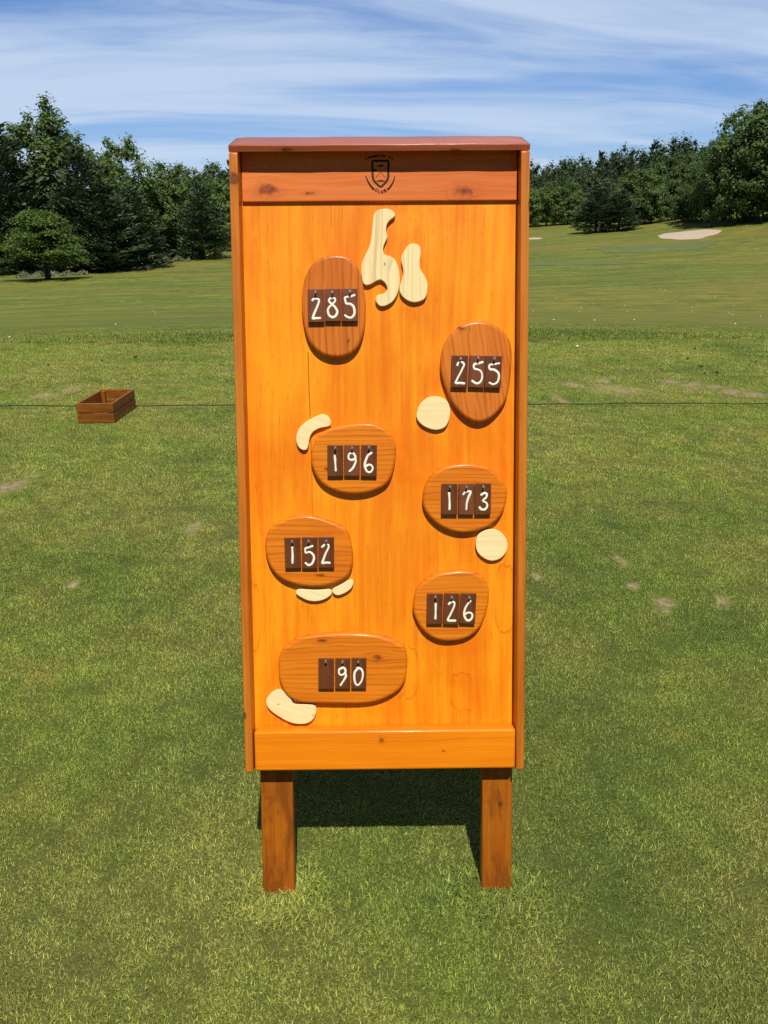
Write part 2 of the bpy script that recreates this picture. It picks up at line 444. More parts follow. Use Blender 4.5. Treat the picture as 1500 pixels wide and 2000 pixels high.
# ------------------------------------------------------------------ materials: wood
def wood(name, light, dark, along='z', angle=0.0, freq=70, stretch=0.035, lines=0.0, lfreq=90, ldark=None, blotch=0.25,
         bscale=7, rough=0.35, coat=0.25, knots=(), cracks=(), stain=None, figures=(), seed=0.0, pores=0.0, band=None):
    """stained board, grain along local x or z; knots (x, z, rx, rz); cracks (x at z0, z0, x at z1, z1, half width)"""
    m, t, b = new_mat(name)
    P = t.new('ShaderNodeTexCoord').outputs['Object']
    x, y, z = t.sep(P)
    X0, Z0 = x, z
    if angle:
        ca, sa = math.cos(angle), math.sin(angle)
        x2 = t.m('ADD', t.m('MULTIPLY', x, ca), t.m('MULTIPLY', z, sa)); z2 = t.m('ADD', t.m('MULTIPLY', x, -sa), t.m('MULTIPLY', z, ca))
        x, z = x2, z2
    al, cr = (z, x) if along == 'z' else (x, z)
    kmask = None; kring = None
    crw = cr
    for (kx, kz, rx, rz) in knots:
        dx = t.m('SUBTRACT', X0, kx); dz = t.m('SUBTRACT', Z0, kz)
        d2 = t.m('ADD', t.m('POWER', t.m('ABSOLUTE', t.m('DIVIDE', dx, rx)), 2.0), t.m('POWER', t.m('ABSOLUTE', t.m('DIVIDE', dz, rz)), 2.0))
        g = t.m('EXPONENT', t.m('MULTIPLY', d2, -0.30))
        dcr = dx if along == 'z' else dz
        crw = t.m('SUBTRACT', crw, t.m('MULTIPLY', dcr, t.m('MULTIPLY', g, 0.85)))
        wob = t.m('MULTIPLY', t.m('SUBTRACT', t.noise(P, 42, 4, 0.65), 0.5), 2.6)
        dd = t.m('ADD', t.m('SQRT', d2), wob)
        core = t.rng(dd, 0.35, 1.25, 1.0, 0.0)
        ring = t.m('MULTIPLY', t.m('POWER', t.m('ABSOLUTE', t.m('SINE', t.m('MULTIPLY', dd, 7.5))), 3.0), t.rng(dd, 0.8, 2.6, 0.33, 0.0))
        k = t.m('MAXIMUM', core, ring)
        kmask = k if kmask is None else t.m('MAXIMUM', kmask, k)
    # slow wander of the grain
    wand = t.m('MULTIPLY', t.m('SUBTRACT', t.noise(t.xyz(t.m('MULTIPLY', crw, 5.0), seed, t.m('MULTIPLY', al, 1.6)), 1.0, 3, 0.5), 0.5), 0.05)
    cw = t.m('ADD', crw, wand)
    gv = t.xyz(t.m('MULTIPLY', cw, freq), t.m('ADD', t.m('MULTIPLY', y, freq), seed), t.m('MULTIPLY', al, freq * stretch))
    g1 = t.noise(gv, 1.0, 6, 0.62)
    bl = t.noise(t.xyz(t.m('MULTIPLY', crw, bscale), seed + 3.0, t.m('MULTIPLY', al, bscale * 0.42)), 1.0, 4, 0.6, 0.6)
    f = t.m('ADD', t.m('MULTIPLY', t.m('SUBTRACT', g1, 0.5), 1.25), t.m('MULTIPLY', t.m('SUBTRACT', bl, 0.5), blotch * 4))
    col = t.mix(t.rng(f, -0.5, 0.5), light, dark)
    if band:                                                             # one wider streak of redder heartwood
        bx0, bx1, bcol = band
        bb = t.m('ADD', cw, t.m('MULTIPLY', al, -0.075))
        bmask = t.m('MULTIPLY', t.rng(bb, bx0 - 0.001, bx0 + 0.001), t.rng(bb, bx1 - 0.001, bx1 + 0.001, 1.0, 0.0))
        col = t.mix(t.m('MULTIPLY', bmask, 0.75), col, bcol)
    hgt = g1
    if lines > 0:
        lv = t.m('ADD', t.m('MULTIPLY', cw, lfreq), t.m('MULTIPLY', t.noise(t.xyz(t.m('MULTIPLY', crw, 22.0), seed + 9.0, t.m('MULTIPLY', al, 2.0)), 1.0, 3, 0.55), 3.2))
        fr = t.m('FRACT', lv)
        ln = t.m('POWER', fr, 4.0)
        per = t.noise(t.xyz(t.m('FLOOR', lv), seed, t.m('MULTIPLY', al, 3.0)), 1.7, 2, 0.5)
        ln = t.m('MULTIPLY', ln, t.rng(per, 0.30, 0.55))
        col = t.mix(t.m('MULTIPLY', ln, lines), col, ldark or tuple(c * 0.45 for c in dark))
        hgt = t.m('SUBTRACT', g1, t.m('MULTIPLY', ln, 0.6))
    if pores:
        pv = t.noise(t.xyz(t.m('MULTIPLY', crw, 260.0), seed, t.m('MULTIPLY', al, 26.0)), 1.0, 3, 0.6)
        col = t.mix(t.m('MULTIPLY', t.rng(pv, 0.60, 0.76), pores), col, tuple(c * 0.5 for c in dark))
    if stain:
        scol, sc, lo, hi = stain
        sv = t.noise(t.xyz(t.m('MULTIPLY', X0, sc), seed + 5.0, t.m('MULTIPLY', Z0, sc * 0.26)), 1.0, 5, 0.65, 0.8)
        col = t.mix(t.rng(sv, lo, hi, 0.0, 0.55), col, scol)
    for (xa, za, xb, zb, hw) in cracks:
        fx = t.m('ADD', xa, t.m('MULTIPLY', t.m('SUBTRACT', Z0, za), (xb - xa) / (zb - za)))
        fx = t.m('ADD', fx, t.m('MULTIPLY', t.m('SUBTRACT', t.noise(P, 6.0, 2), 0.5), 0.004))
        dcx = t.m('ABSOLUTE', t.m('SUBTRACT', X0, fx))
        msk = t.m('MULTIPLY', t.rng(dcx, hw * 0.5, hw * 1.3, 1.0, 0.0), t.m('MULTIPLY', t.m('GREATER_THAN', Z0, min(za, zb)), t.m('LESS_THAN', Z0, max(za, zb))))
        col = t.mix(t.m('MULTIPLY', msk, 0.85), col, tuple(c * 0.3 for c in dark))
    for (fx0, fz0, rx, rz) in figures:                                   # ring-shaped grain figure
        dx = t.m('DIVIDE', t.m('SUBTRACT', X0, fx0), rx); dz = t.m('DIVIDE', t.m('SUBTRACT', Z0, fz0), rz)
        zig = t.m('MULTIPLY', t.m('SUBTRACT', t.noise(t.xyz(t.m('MULTIPLY', X0, 75.0), seed, t.m('MULTIPLY', Z0, 3.0)), 1.0, 2, 0.6), 0.5), 0.85)
        dq = t.m('ADD', t.m('POWER', t.m('ADD', t.m('POWER', t.m('ABSOLUTE', dx), 5.0), t.m('POWER', t.m('ABSOLUTE', dz), 5.0)), 0.2), zig)
        rm = t.rng(t.m('ABSOLUTE', t.m('SUBTRACT', dq, 1.0)), 0.015, 0.06, 0.42, 0.0)
        rm = t.m('MULTIPLY', rm, t.rng(t.m('ABSOLUTE', dz), 0.2, 0.8, 0.35, 1.0))
        col = t.mix(rm, col, tuple(c * 0.5 for c in dark))
    if kmask is not None:
        kcol = t.mix(t.rng(t.noise(P, 90, 3), 0.35, 0.65), tuple(c * 0.16 for c in dark), tuple(c * 0.42 + 0.006 for c in dark))
        col = t.mix(t.m('MULTIPLY', kmask, 0.86), col, kcol)
    t.l.new(col, b.inputs['Base Color'])
    rr = t.m('ADD', rough - 0.08, t.m('MULTIPLY', t.noise(P, 30, 4, 0.6), 0.16))
    t.l.new(rr, b.inputs['Roughness'])
    b.inputs['Coat Weight'].default_value = coat * 0.45; b.inputs['Coat Roughness'].default_value = 0.16; b.inputs['Specular IOR Level'].default_value = 0.22
    bp = t.new('ShaderNodeBump'); bp.inputs['Strength'].default_value = 0.25; bp.inputs['Distance'].default_value = 0.0012
    t.l.new(hgt, bp.inputs['Height']); t.l.new(bp.outputs[0], b.inputs['Normal'])
    if coat: t.l.new(bp.outputs[0], b.inputs['Coat Normal'])
    return m


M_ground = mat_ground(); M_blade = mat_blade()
M_soil = mat_soil()
M_sand = plain("bunker_sand", (0.45, 0.365, 0.27), 0.95, 0.08, 3, 0.1)
M_green = plain("green_turf", (0.112, 0.142, 0.040), 0.9, 0.12, 0.6, 0.2)
M_ball = plain("ball_white", (0.74, 0.74, 0.70), 0.35)
M_rope = plain("dark_cord", (0.022, 0.035, 0.016), 0.7, 0.3, 60)
M_paint = plain("cream_paint", (0.86, 0.83, 0.70), 0.45, 0.05, 120)
M_nail = plain("steel", (0.42, 0.39, 0.37), 0.38, 0.2, 90, 0.5, metal=0.85)
M_burn = plain("branded_mark", (0.030, 0.017, 0.012), 0.7, 0.35, 160, 0.2)
M_dark = plain("dark_clod", (0.030, 0.028, 0.012), 0.9, 0.4, 30, 0.2)

PANEL_L = (0.88, 0.335, 0.008); PANEL_D = (0.76, 0.165, 0.002)
HEAD_L = (0.76, 0.215, 0.038); HEAD_D = (0.56, 0.118, 0.016)
APR_L = (0.86, 0.270, 0.005); APR_D = (0.70, 0.160, 0.003)
RAIL_L = (0.62, 0.200, 0.022); RAIL_D = (0.40, 0.098, 0.006)
CAP_L = (0.52, 0.150, 0.070); CAP_D = (0.34, 0.088, 0.036)
LEG_L = (0.42, 0.125, 0.006); LEG_D = (0.28, 0.068, 0.004); LEG_S = (0.105, 0.032, 0.004)
TILE_L = (0.150, 0.046, 0.014); TILE_D = (0.085, 0.025, 0.009)
TILE2_L = (0.200, 0.062, 0.022); TILE2_D = (0.120, 0.036, 0.015)
PALE_L = (0.88, 0.74, 0.40); PALE_D = (0.80, 0.62, 0.30)
PLQ_L = (0.70, 0.205, 0.024); PLQ_D = (0.50, 0.115, 0.010)
PLQ2_L = (0.80, 0.250, 0.012); PLQ2_D = (0.58, 0.128, 0.005)

M_panel = wood("panel_wood", PANEL_L, PANEL_D, 'z', freq=70, stretch=0.03, blotch=0.42, bscale=8, pores=0.5, rough=0.42, coat=0.40,
               cracks=[(-0.168, 0.985, -0.1655, 0.73, 0.0011), (-0.1655, 0.73, -0.1634, 0.60, 0.0005), (-0.1103, 1.315, -0.1108, 1.262, 0.0005), (-0.085, 1.315, -0.085, 1.28, 0.0004)],
               figures=[(0.1855, 0.1755, 0.026, 0.046), (0.1950, 0.480, 0.022, 0.016), (-0.335, 0.37, 0.036, 0.075), (0.290, 0.400, 0.022, 0.075), (0.055, 0.225, 0.026, 0.055)], seed=1.3)
M_header = wood("header_wood", HEAD_L, HEAD_D, 'x', freq=85, stretch=0.03, lines=0.22, lfreq=85, blotch=0.22, rough=0.4, coat=0.35,
                knots=[(-0.254, 1.3446, 0.019, 0.0145), (-0.160, 1.3351, 0.014, 0.005), (0.188, 1.3375, 0.021, 0.014), (-0.245, 1.395, 0.004, 0.003)], seed=4.1)
M_apron = wood("apron_wood", APR_L, APR_D, 'x', freq=95, stretch=0.02, lines=0.25, lfreq=150, blotch=0.14, rough=0.36, coat=0.40,
               knots=[(-0.0061, 0.0754, 0.006, 0.0075), (0.139, 0.0462, 0.005, 0.0035)], seed=8.8)
M_rail = wood("rail_wood", RAIL_L, RAIL_D, 'z', freq=90, stretch=0.02, lines=0.30, lfreq=130, blotch=0.30, rough=0.42, coat=0.25,
              knots=[(-0.3205, 1.3565, 0.011, 0.016), (0.3325, 1.297, 0.006, 0.016), (0.334, 0.614, 0.005, 0.015), (-0.3285, 0.14, 0.004, 0.010), (-0.332, 0.52, 0.004, 0.011)], seed=2.2)
M_cap = wood("cap_wood", CAP_L, CAP_D, 'x', freq=80, stretch=0.03, lines=0.25, lfreq=120, blotch=0.3, rough=0.42, coat=0.35, seed=5.5,
             knots=[(-0.20, 1.418, 0.02, 0.004), (0.17, 1.416, 0.015, 0.004)])
M_leg = wood("leg_wood", LEG_L, LEG_D, 'z', freq=75, stretch=0.03, lines=0.30, lfreq=90, blotch=0.4, rough=0.5, coat=0.15,
             knots=[(0.2832, -0.1138, 0.0075, 0.007), (-0.263, -0.128, 0.003, 0.005)], stain=(LEG_S, 26.0, 0.46, 0.62), seed=6.1)
M_tile = wood("tile_wood", TILE_L, TILE_D, 'z', freq=130, stretch=0.05, blotch=0.5, bscale=20, rough=0.45, coat=0.15, seed=3.0)
M_tile_b = wood("tile_wood_reddish", TILE2_L, TILE2_D, 'z', freq=130, stretch=0.05, blotch=0.5, bscale=20, rough=0.45, coat=0.15, seed=13.0)
M_pale = wood("pale_pine", PALE_L, PALE_D, 'z', freq=60, stretch=0.03, lines=0.45, lfreq=75, ldark=(0.36, 0.27, 0.14), blotch=0.10, rough=0.6, coat=0.0,
              knots=[(0.0098, 1.179, 0.0022, 0.0035)], band=(-0.1037, -0.0953, (0.72, 0.47, 0.25)), seed=7.0)
M_pale_h = wood("pale_pine_crossgrain", PALE_L, PALE_D, 'x', angle=0.0, freq=60, stretch=0.03, lines=0.25, lfreq=70, ldark=(0.45, 0.35, 0.20), blotch=0.10, rough=0.6, coat=0.0,
                knots=[(0.2325, 0.5690, 0.0035, 0.0028), (0.2385, 0.5905, 0.006, 0.002), (0.169, 0.868, 0.004, 0.0022)], seed=17.0)
M_pale_t = wood("pale_pine_slant", PALE_L, PALE_D, 'x', angle=-0.35, freq=60, stretch=0.03, lines=0.25, lfreq=70, ldark=(0.45, 0.35, 0.20), blotch=0.10, rough=0.6, coat=0.0, seed=21.0,
                knots=[(-0.171, 0.125, 0.003, 0.0022), (-0.254, 0.1535, 0.0025, 0.002)])
M_plq = {
    'v': wood("plaque_wood_upright", PLQ_L, PLQ_D, 'z', freq=80, stretch=0.02, lines=0.68, lfreq=75, blotch=0.20, rough=0.38, coat=0.35, knots=[(-0.0749, 1.0067, 0.0032, 0.0075)], seed=11.0),
    's': wood("plaque_wood_slant", PLQ_L, PLQ_D, 'z', angle=0.16, freq=80, stretch=0.02, lines=0.68, lfreq=85, blotch=0.25, rough=0.38, coat=0.35, knots=[(0.1830, 1.0330, 0.010, 0.006)], seed=12.0),
    'h': wood("plaque_wood_level", PLQ2_L, PLQ2_D, 'x', angle=0.0, freq=80, stretch=0.02, lines=0.68, lfreq=95, blotch=0.22, rough=0.38, coat=0.35,
              knots=[(-0.1444, 0.3107, 0.013, 0.006), (-0.0140, 0.2684, 0.018, 0.009), (-0.128, 0.716, 0.006, 0.005), (-0.148, 0.467, 0.008, 0.003)], seed=14.0),
}

# ------------------------------------------------------------------ the board
PLAQUES={'285': [(-0.09651, 1.19966), (-0.07502, 1.19614), (-0.05714, 1.18112), (-0.04626, 1.15934), (-0.03893, 1.12935), (-0.0344, 1.09654), (-0.03434, 1.06914), (-0.03786, 1.03479), (-0.04661, 1.00496), (-0.05949, 0.98546), (-0.07792, 0.97348), (-0.10329, 0.96963), (-0.12853, 0.97444), (-0.14802, 0.98613), (-0.16315, 1.00422), (-0.17253, 1.0289), (-0.1782, 1.06331), (-0.17978, 1.09073), (-0.17705, 1.12486), (-0.16954, 1.15475), (-0.15735, 1.17502), (-0.14184, 1.18847), (-0.11946, 1.19779)], '255': [(0.21991, 1.05035), (0.24426, 1.04742), (0.2668, 1.03715), (0.28755, 1.01767), (0.29709, 0.99547), (0.29957, 0.96586), (0.29583, 0.91201), (0.28854, 0.87472), (0.27357, 0.84955), (0.25095, 0.82814), (0.22635, 0.81988), (0.20359, 0.82477), (0.18084, 0.84092), (0.16191, 0.86638), (0.1487, 0.89452), (0.13836, 0.92627), (0.13557, 0.95229), (0.13842, 0.97819), (0.14689, 1.00398), (0.16564, 1.02962), (0.1881, 1.04415)], '196': [(-0.04916, 0.82168), (-0.0208, 0.82051), (0.00372, 0.8109), (0.02065, 0.79663), (0.03091, 0.77295), (0.03324, 0.75212), (0.02767, 0.718), (0.016, 0.68573), (-0.00319, 0.67063), (-0.03192, 0.65941), (-0.07012, 0.65593), (-0.10438, 0.66197), (-0.13277, 0.6756), (-0.1515, 0.69483), (-0.16245, 0.72156), (-0.1649, 0.74434), (-0.16071, 0.76701), (-0.14795, 0.79333), (-0.12882, 0.80635), (-0.09842, 0.81551), (-0.07377, 0.82)], '173': [(0.19477, 0.72681), (0.22256, 0.72459), (0.2504, 0.71444), (0.27235, 0.69738), (0.28743, 0.67338), (0.29054, 0.65541), (0.28675, 0.62547), (0.27295, 0.59752), (0.25105, 0.57863), (0.22308, 0.56782), (0.18907, 0.5631), (0.15905, 0.56842), (0.13107, 0.58176), (0.10715, 0.60406), (0.09525, 0.6272), (0.09434, 0.65118), (0.10141, 0.681), (0.11736, 0.70271), (0.13723, 0.71642), (0.16501, 0.7241)], '152': [(-0.17985, 0.6097), (-0.15403, 0.60546), (-0.12034, 0.59412), (-0.09062, 0.57979), (-0.07887, 0.56259), (-0.07228, 0.53026), (-0.06957, 0.50597), (-0.07391, 0.47964), (-0.08418, 0.46145), (-0.10645, 0.44843), (-0.13874, 0.43958), (-0.1709, 0.43888), (-0.20296, 0.44327), (-0.23682, 0.45643), (-0.26038, 0.47942), (-0.27366, 0.51197), (-0.27591, 0.5443), (-0.27041, 0.56639), (-0.25804, 0.58436), (-0.23583, 0.59819), (-0.20775, 0.60795)], '126': [(0.17915, 0.47515), (0.20529, 0.47287), (0.22745, 0.46553), (0.2416, 0.45011), (0.24875, 0.42962), (0.25027, 0.4071), (0.24395, 0.37432), (0.22992, 0.33946), (0.21174, 0.32002), (0.18743, 0.30849), (0.15497, 0.30468), (0.12658, 0.3085), (0.10027, 0.32387), (0.08214, 0.34716), (0.07114, 0.37402), (0.07023, 0.39456), (0.07642, 0.4252), (0.09059, 0.44547), (0.11076, 0.46056), (0.13893, 0.47046)], '90': [(-0.08486, 0.32801), (-0.03051, 0.32481), (0.01344, 0.31377), (0.04187, 0.29891), (0.05346, 0.28287), (0.0567, 0.25891), (0.05445, 0.22694), (0.04647, 0.20028), (0.02545, 0.17906), (-0.00602, 0.16329), (-0.04006, 0.1556), (-0.08449, 0.1542), (-0.13933, 0.15535), (-0.19149, 0.15808), (-0.21744, 0.16562), (-0.23791, 0.18463), (-0.249, 0.21419), (-0.25143, 0.24622), (-0.24852, 0.27278), (-0.23563, 0.29387), (-0.21196, 0.31215), (-0.17812, 0.32237), (-0.13146, 0.32717)]}
PALE={'A': [(0.01159, 1.30072), (0.02266, 1.29931), (0.03162, 1.29322), (0.03476, 1.28716), (0.03084, 1.28181), (0.02248, 1.27582), (0.01617, 1.26779), (0.01359, 1.25704), (0.01394, 1.24895), (0.01664, 1.2395), (0.0131, 1.23142), (0.00814, 1.22064), (0.00638, 1.20983), (0.00867, 1.20101), (0.0177, 1.19756), (0.02881, 1.19274), (0.03709, 1.18115), (0.04256, 1.1648), (0.04411, 1.14572), (0.04231, 1.12662), (0.03659, 1.10888), (0.0267, 1.09525), (0.01403, 1.0878), (0.0014, 1.08515), (-0.00697, 1.09001), (-0.01137, 1.09827), (-0.01101, 1.10648), (-0.00397, 1.11122), (0.00584, 1.11321), (0.01288, 1.11863), (0.01545, 1.12544), (0.01231, 1.13503), (0.00469, 1.14258), (-0.00227, 1.14468), (-0.01069, 1.14133), (-0.02193, 1.13458), (-0.03312, 1.13288), (-0.03937, 1.13675), (-0.04204, 1.14768), (-0.04324, 1.16538), (-0.04166, 1.18168), (-0.03594, 1.19521), (-0.02813, 1.21006), (-0.02241, 1.2249), (-0.01874, 1.24512), (-0.01642, 1.26934), (-0.01418, 1.28545), (-0.00924, 1.29481), (0.0005, 1.29944)], 'B': [(0.07494, 1.22399), (0.08468, 1.22217), (0.0909, 1.21333), (0.09155, 1.20114), (0.08941, 1.18759), (0.08936, 1.174), (0.0928, 1.1631), (0.10114, 1.15078), (0.10669, 1.1371), (0.10707, 1.12344), (0.1038, 1.10704), (0.09677, 1.09887), (0.08554, 1.09484), (0.07433, 1.09382), (0.06173, 1.09775), (0.05058, 1.10605), (0.04434, 1.11567), (0.04342, 1.12525), (0.04615, 1.13616), (0.05013, 1.14841), (0.05231, 1.16201), (0.05029, 1.17427), (0.04757, 1.18515), (0.04834, 1.19736), (0.05538, 1.20951), (0.06239, 1.21893), (0.06798, 1.22295)], 'C': [(0.12437, 0.88087), (0.13949, 0.87794), (0.15273, 0.86847), (0.15878, 0.84965), (0.15651, 0.82899), (0.14891, 0.81209), (0.13751, 0.80558), (0.12231, 0.80382), (0.10524, 0.80868), (0.09009, 0.81823), (0.08104, 0.83149), (0.08167, 0.84465), (0.08646, 0.85963), (0.09597, 0.8708), (0.10923, 0.87912)], 'D': [(-0.13792, 0.84221), (-0.12661, 0.8393), (-0.11919, 0.82984), (-0.11745, 0.81948), (-0.12322, 0.81388), (-0.14031, 0.81119), (-0.15367, 0.80565), (-0.16329, 0.79724), (-0.16826, 0.78406), (-0.17039, 0.77085), (-0.17436, 0.76141), (-0.18294, 0.75959), (-0.19232, 0.76535), (-0.1978, 0.77675), (-0.19853, 0.7881), (-0.19543, 0.80128), (-0.18761, 0.81441), (-0.17415, 0.82559), (-0.15696, 0.83485)], 'E': [(0.25553, 0.57119), (0.26959, 0.56803), (0.28167, 0.55985), (0.29079, 0.54663), (0.2939, 0.53243), (0.29, 0.51626), (0.28002, 0.50316), (0.26597, 0.49679), (0.25188, 0.49631), (0.23575, 0.50358), (0.22364, 0.51587), (0.21857, 0.53112), (0.21952, 0.5473), (0.2255, 0.55936), (0.23951, 0.56831)], 'F': [(-0.2035, 0.43146), (-0.18738, 0.43232), (-0.16326, 0.43004), (-0.13908, 0.43082), (-0.12698, 0.43172), (-0.12145, 0.42451), (-0.1252, 0.41636), (-0.13946, 0.40729), (-0.1597, 0.40278), (-0.17981, 0.40564), (-0.19578, 0.414), (-0.20571, 0.42126)], 'G': [(-0.07233, 0.45304), (-0.07, 0.44648), (-0.07458, 0.43427), (-0.0868, 0.42417), (-0.10302, 0.41717), (-0.11308, 0.41829), (-0.12004, 0.4245), (-0.11891, 0.43267), (-0.10674, 0.43868), (-0.09254, 0.4467), (-0.0824, 0.45232)], 'H': [(-0.25386, 0.18781), (-0.24087, 0.18499), (-0.22805, 0.1741), (-0.22176, 0.16193), (-0.21672, 0.15245), (-0.19712, 0.15224), (-0.1762, 0.152), (-0.16581, 0.14785), (-0.16254, 0.13972), (-0.16487, 0.12625), (-0.17296, 0.11282), (-0.18751, 0.10487), (-0.20589, 0.10372), (-0.22936, 0.1094), (-0.25523, 0.12456), (-0.2758, 0.14098), (-0.28274, 0.15722), (-0.27904, 0.17063), (-0.26702, 0.18259)]}
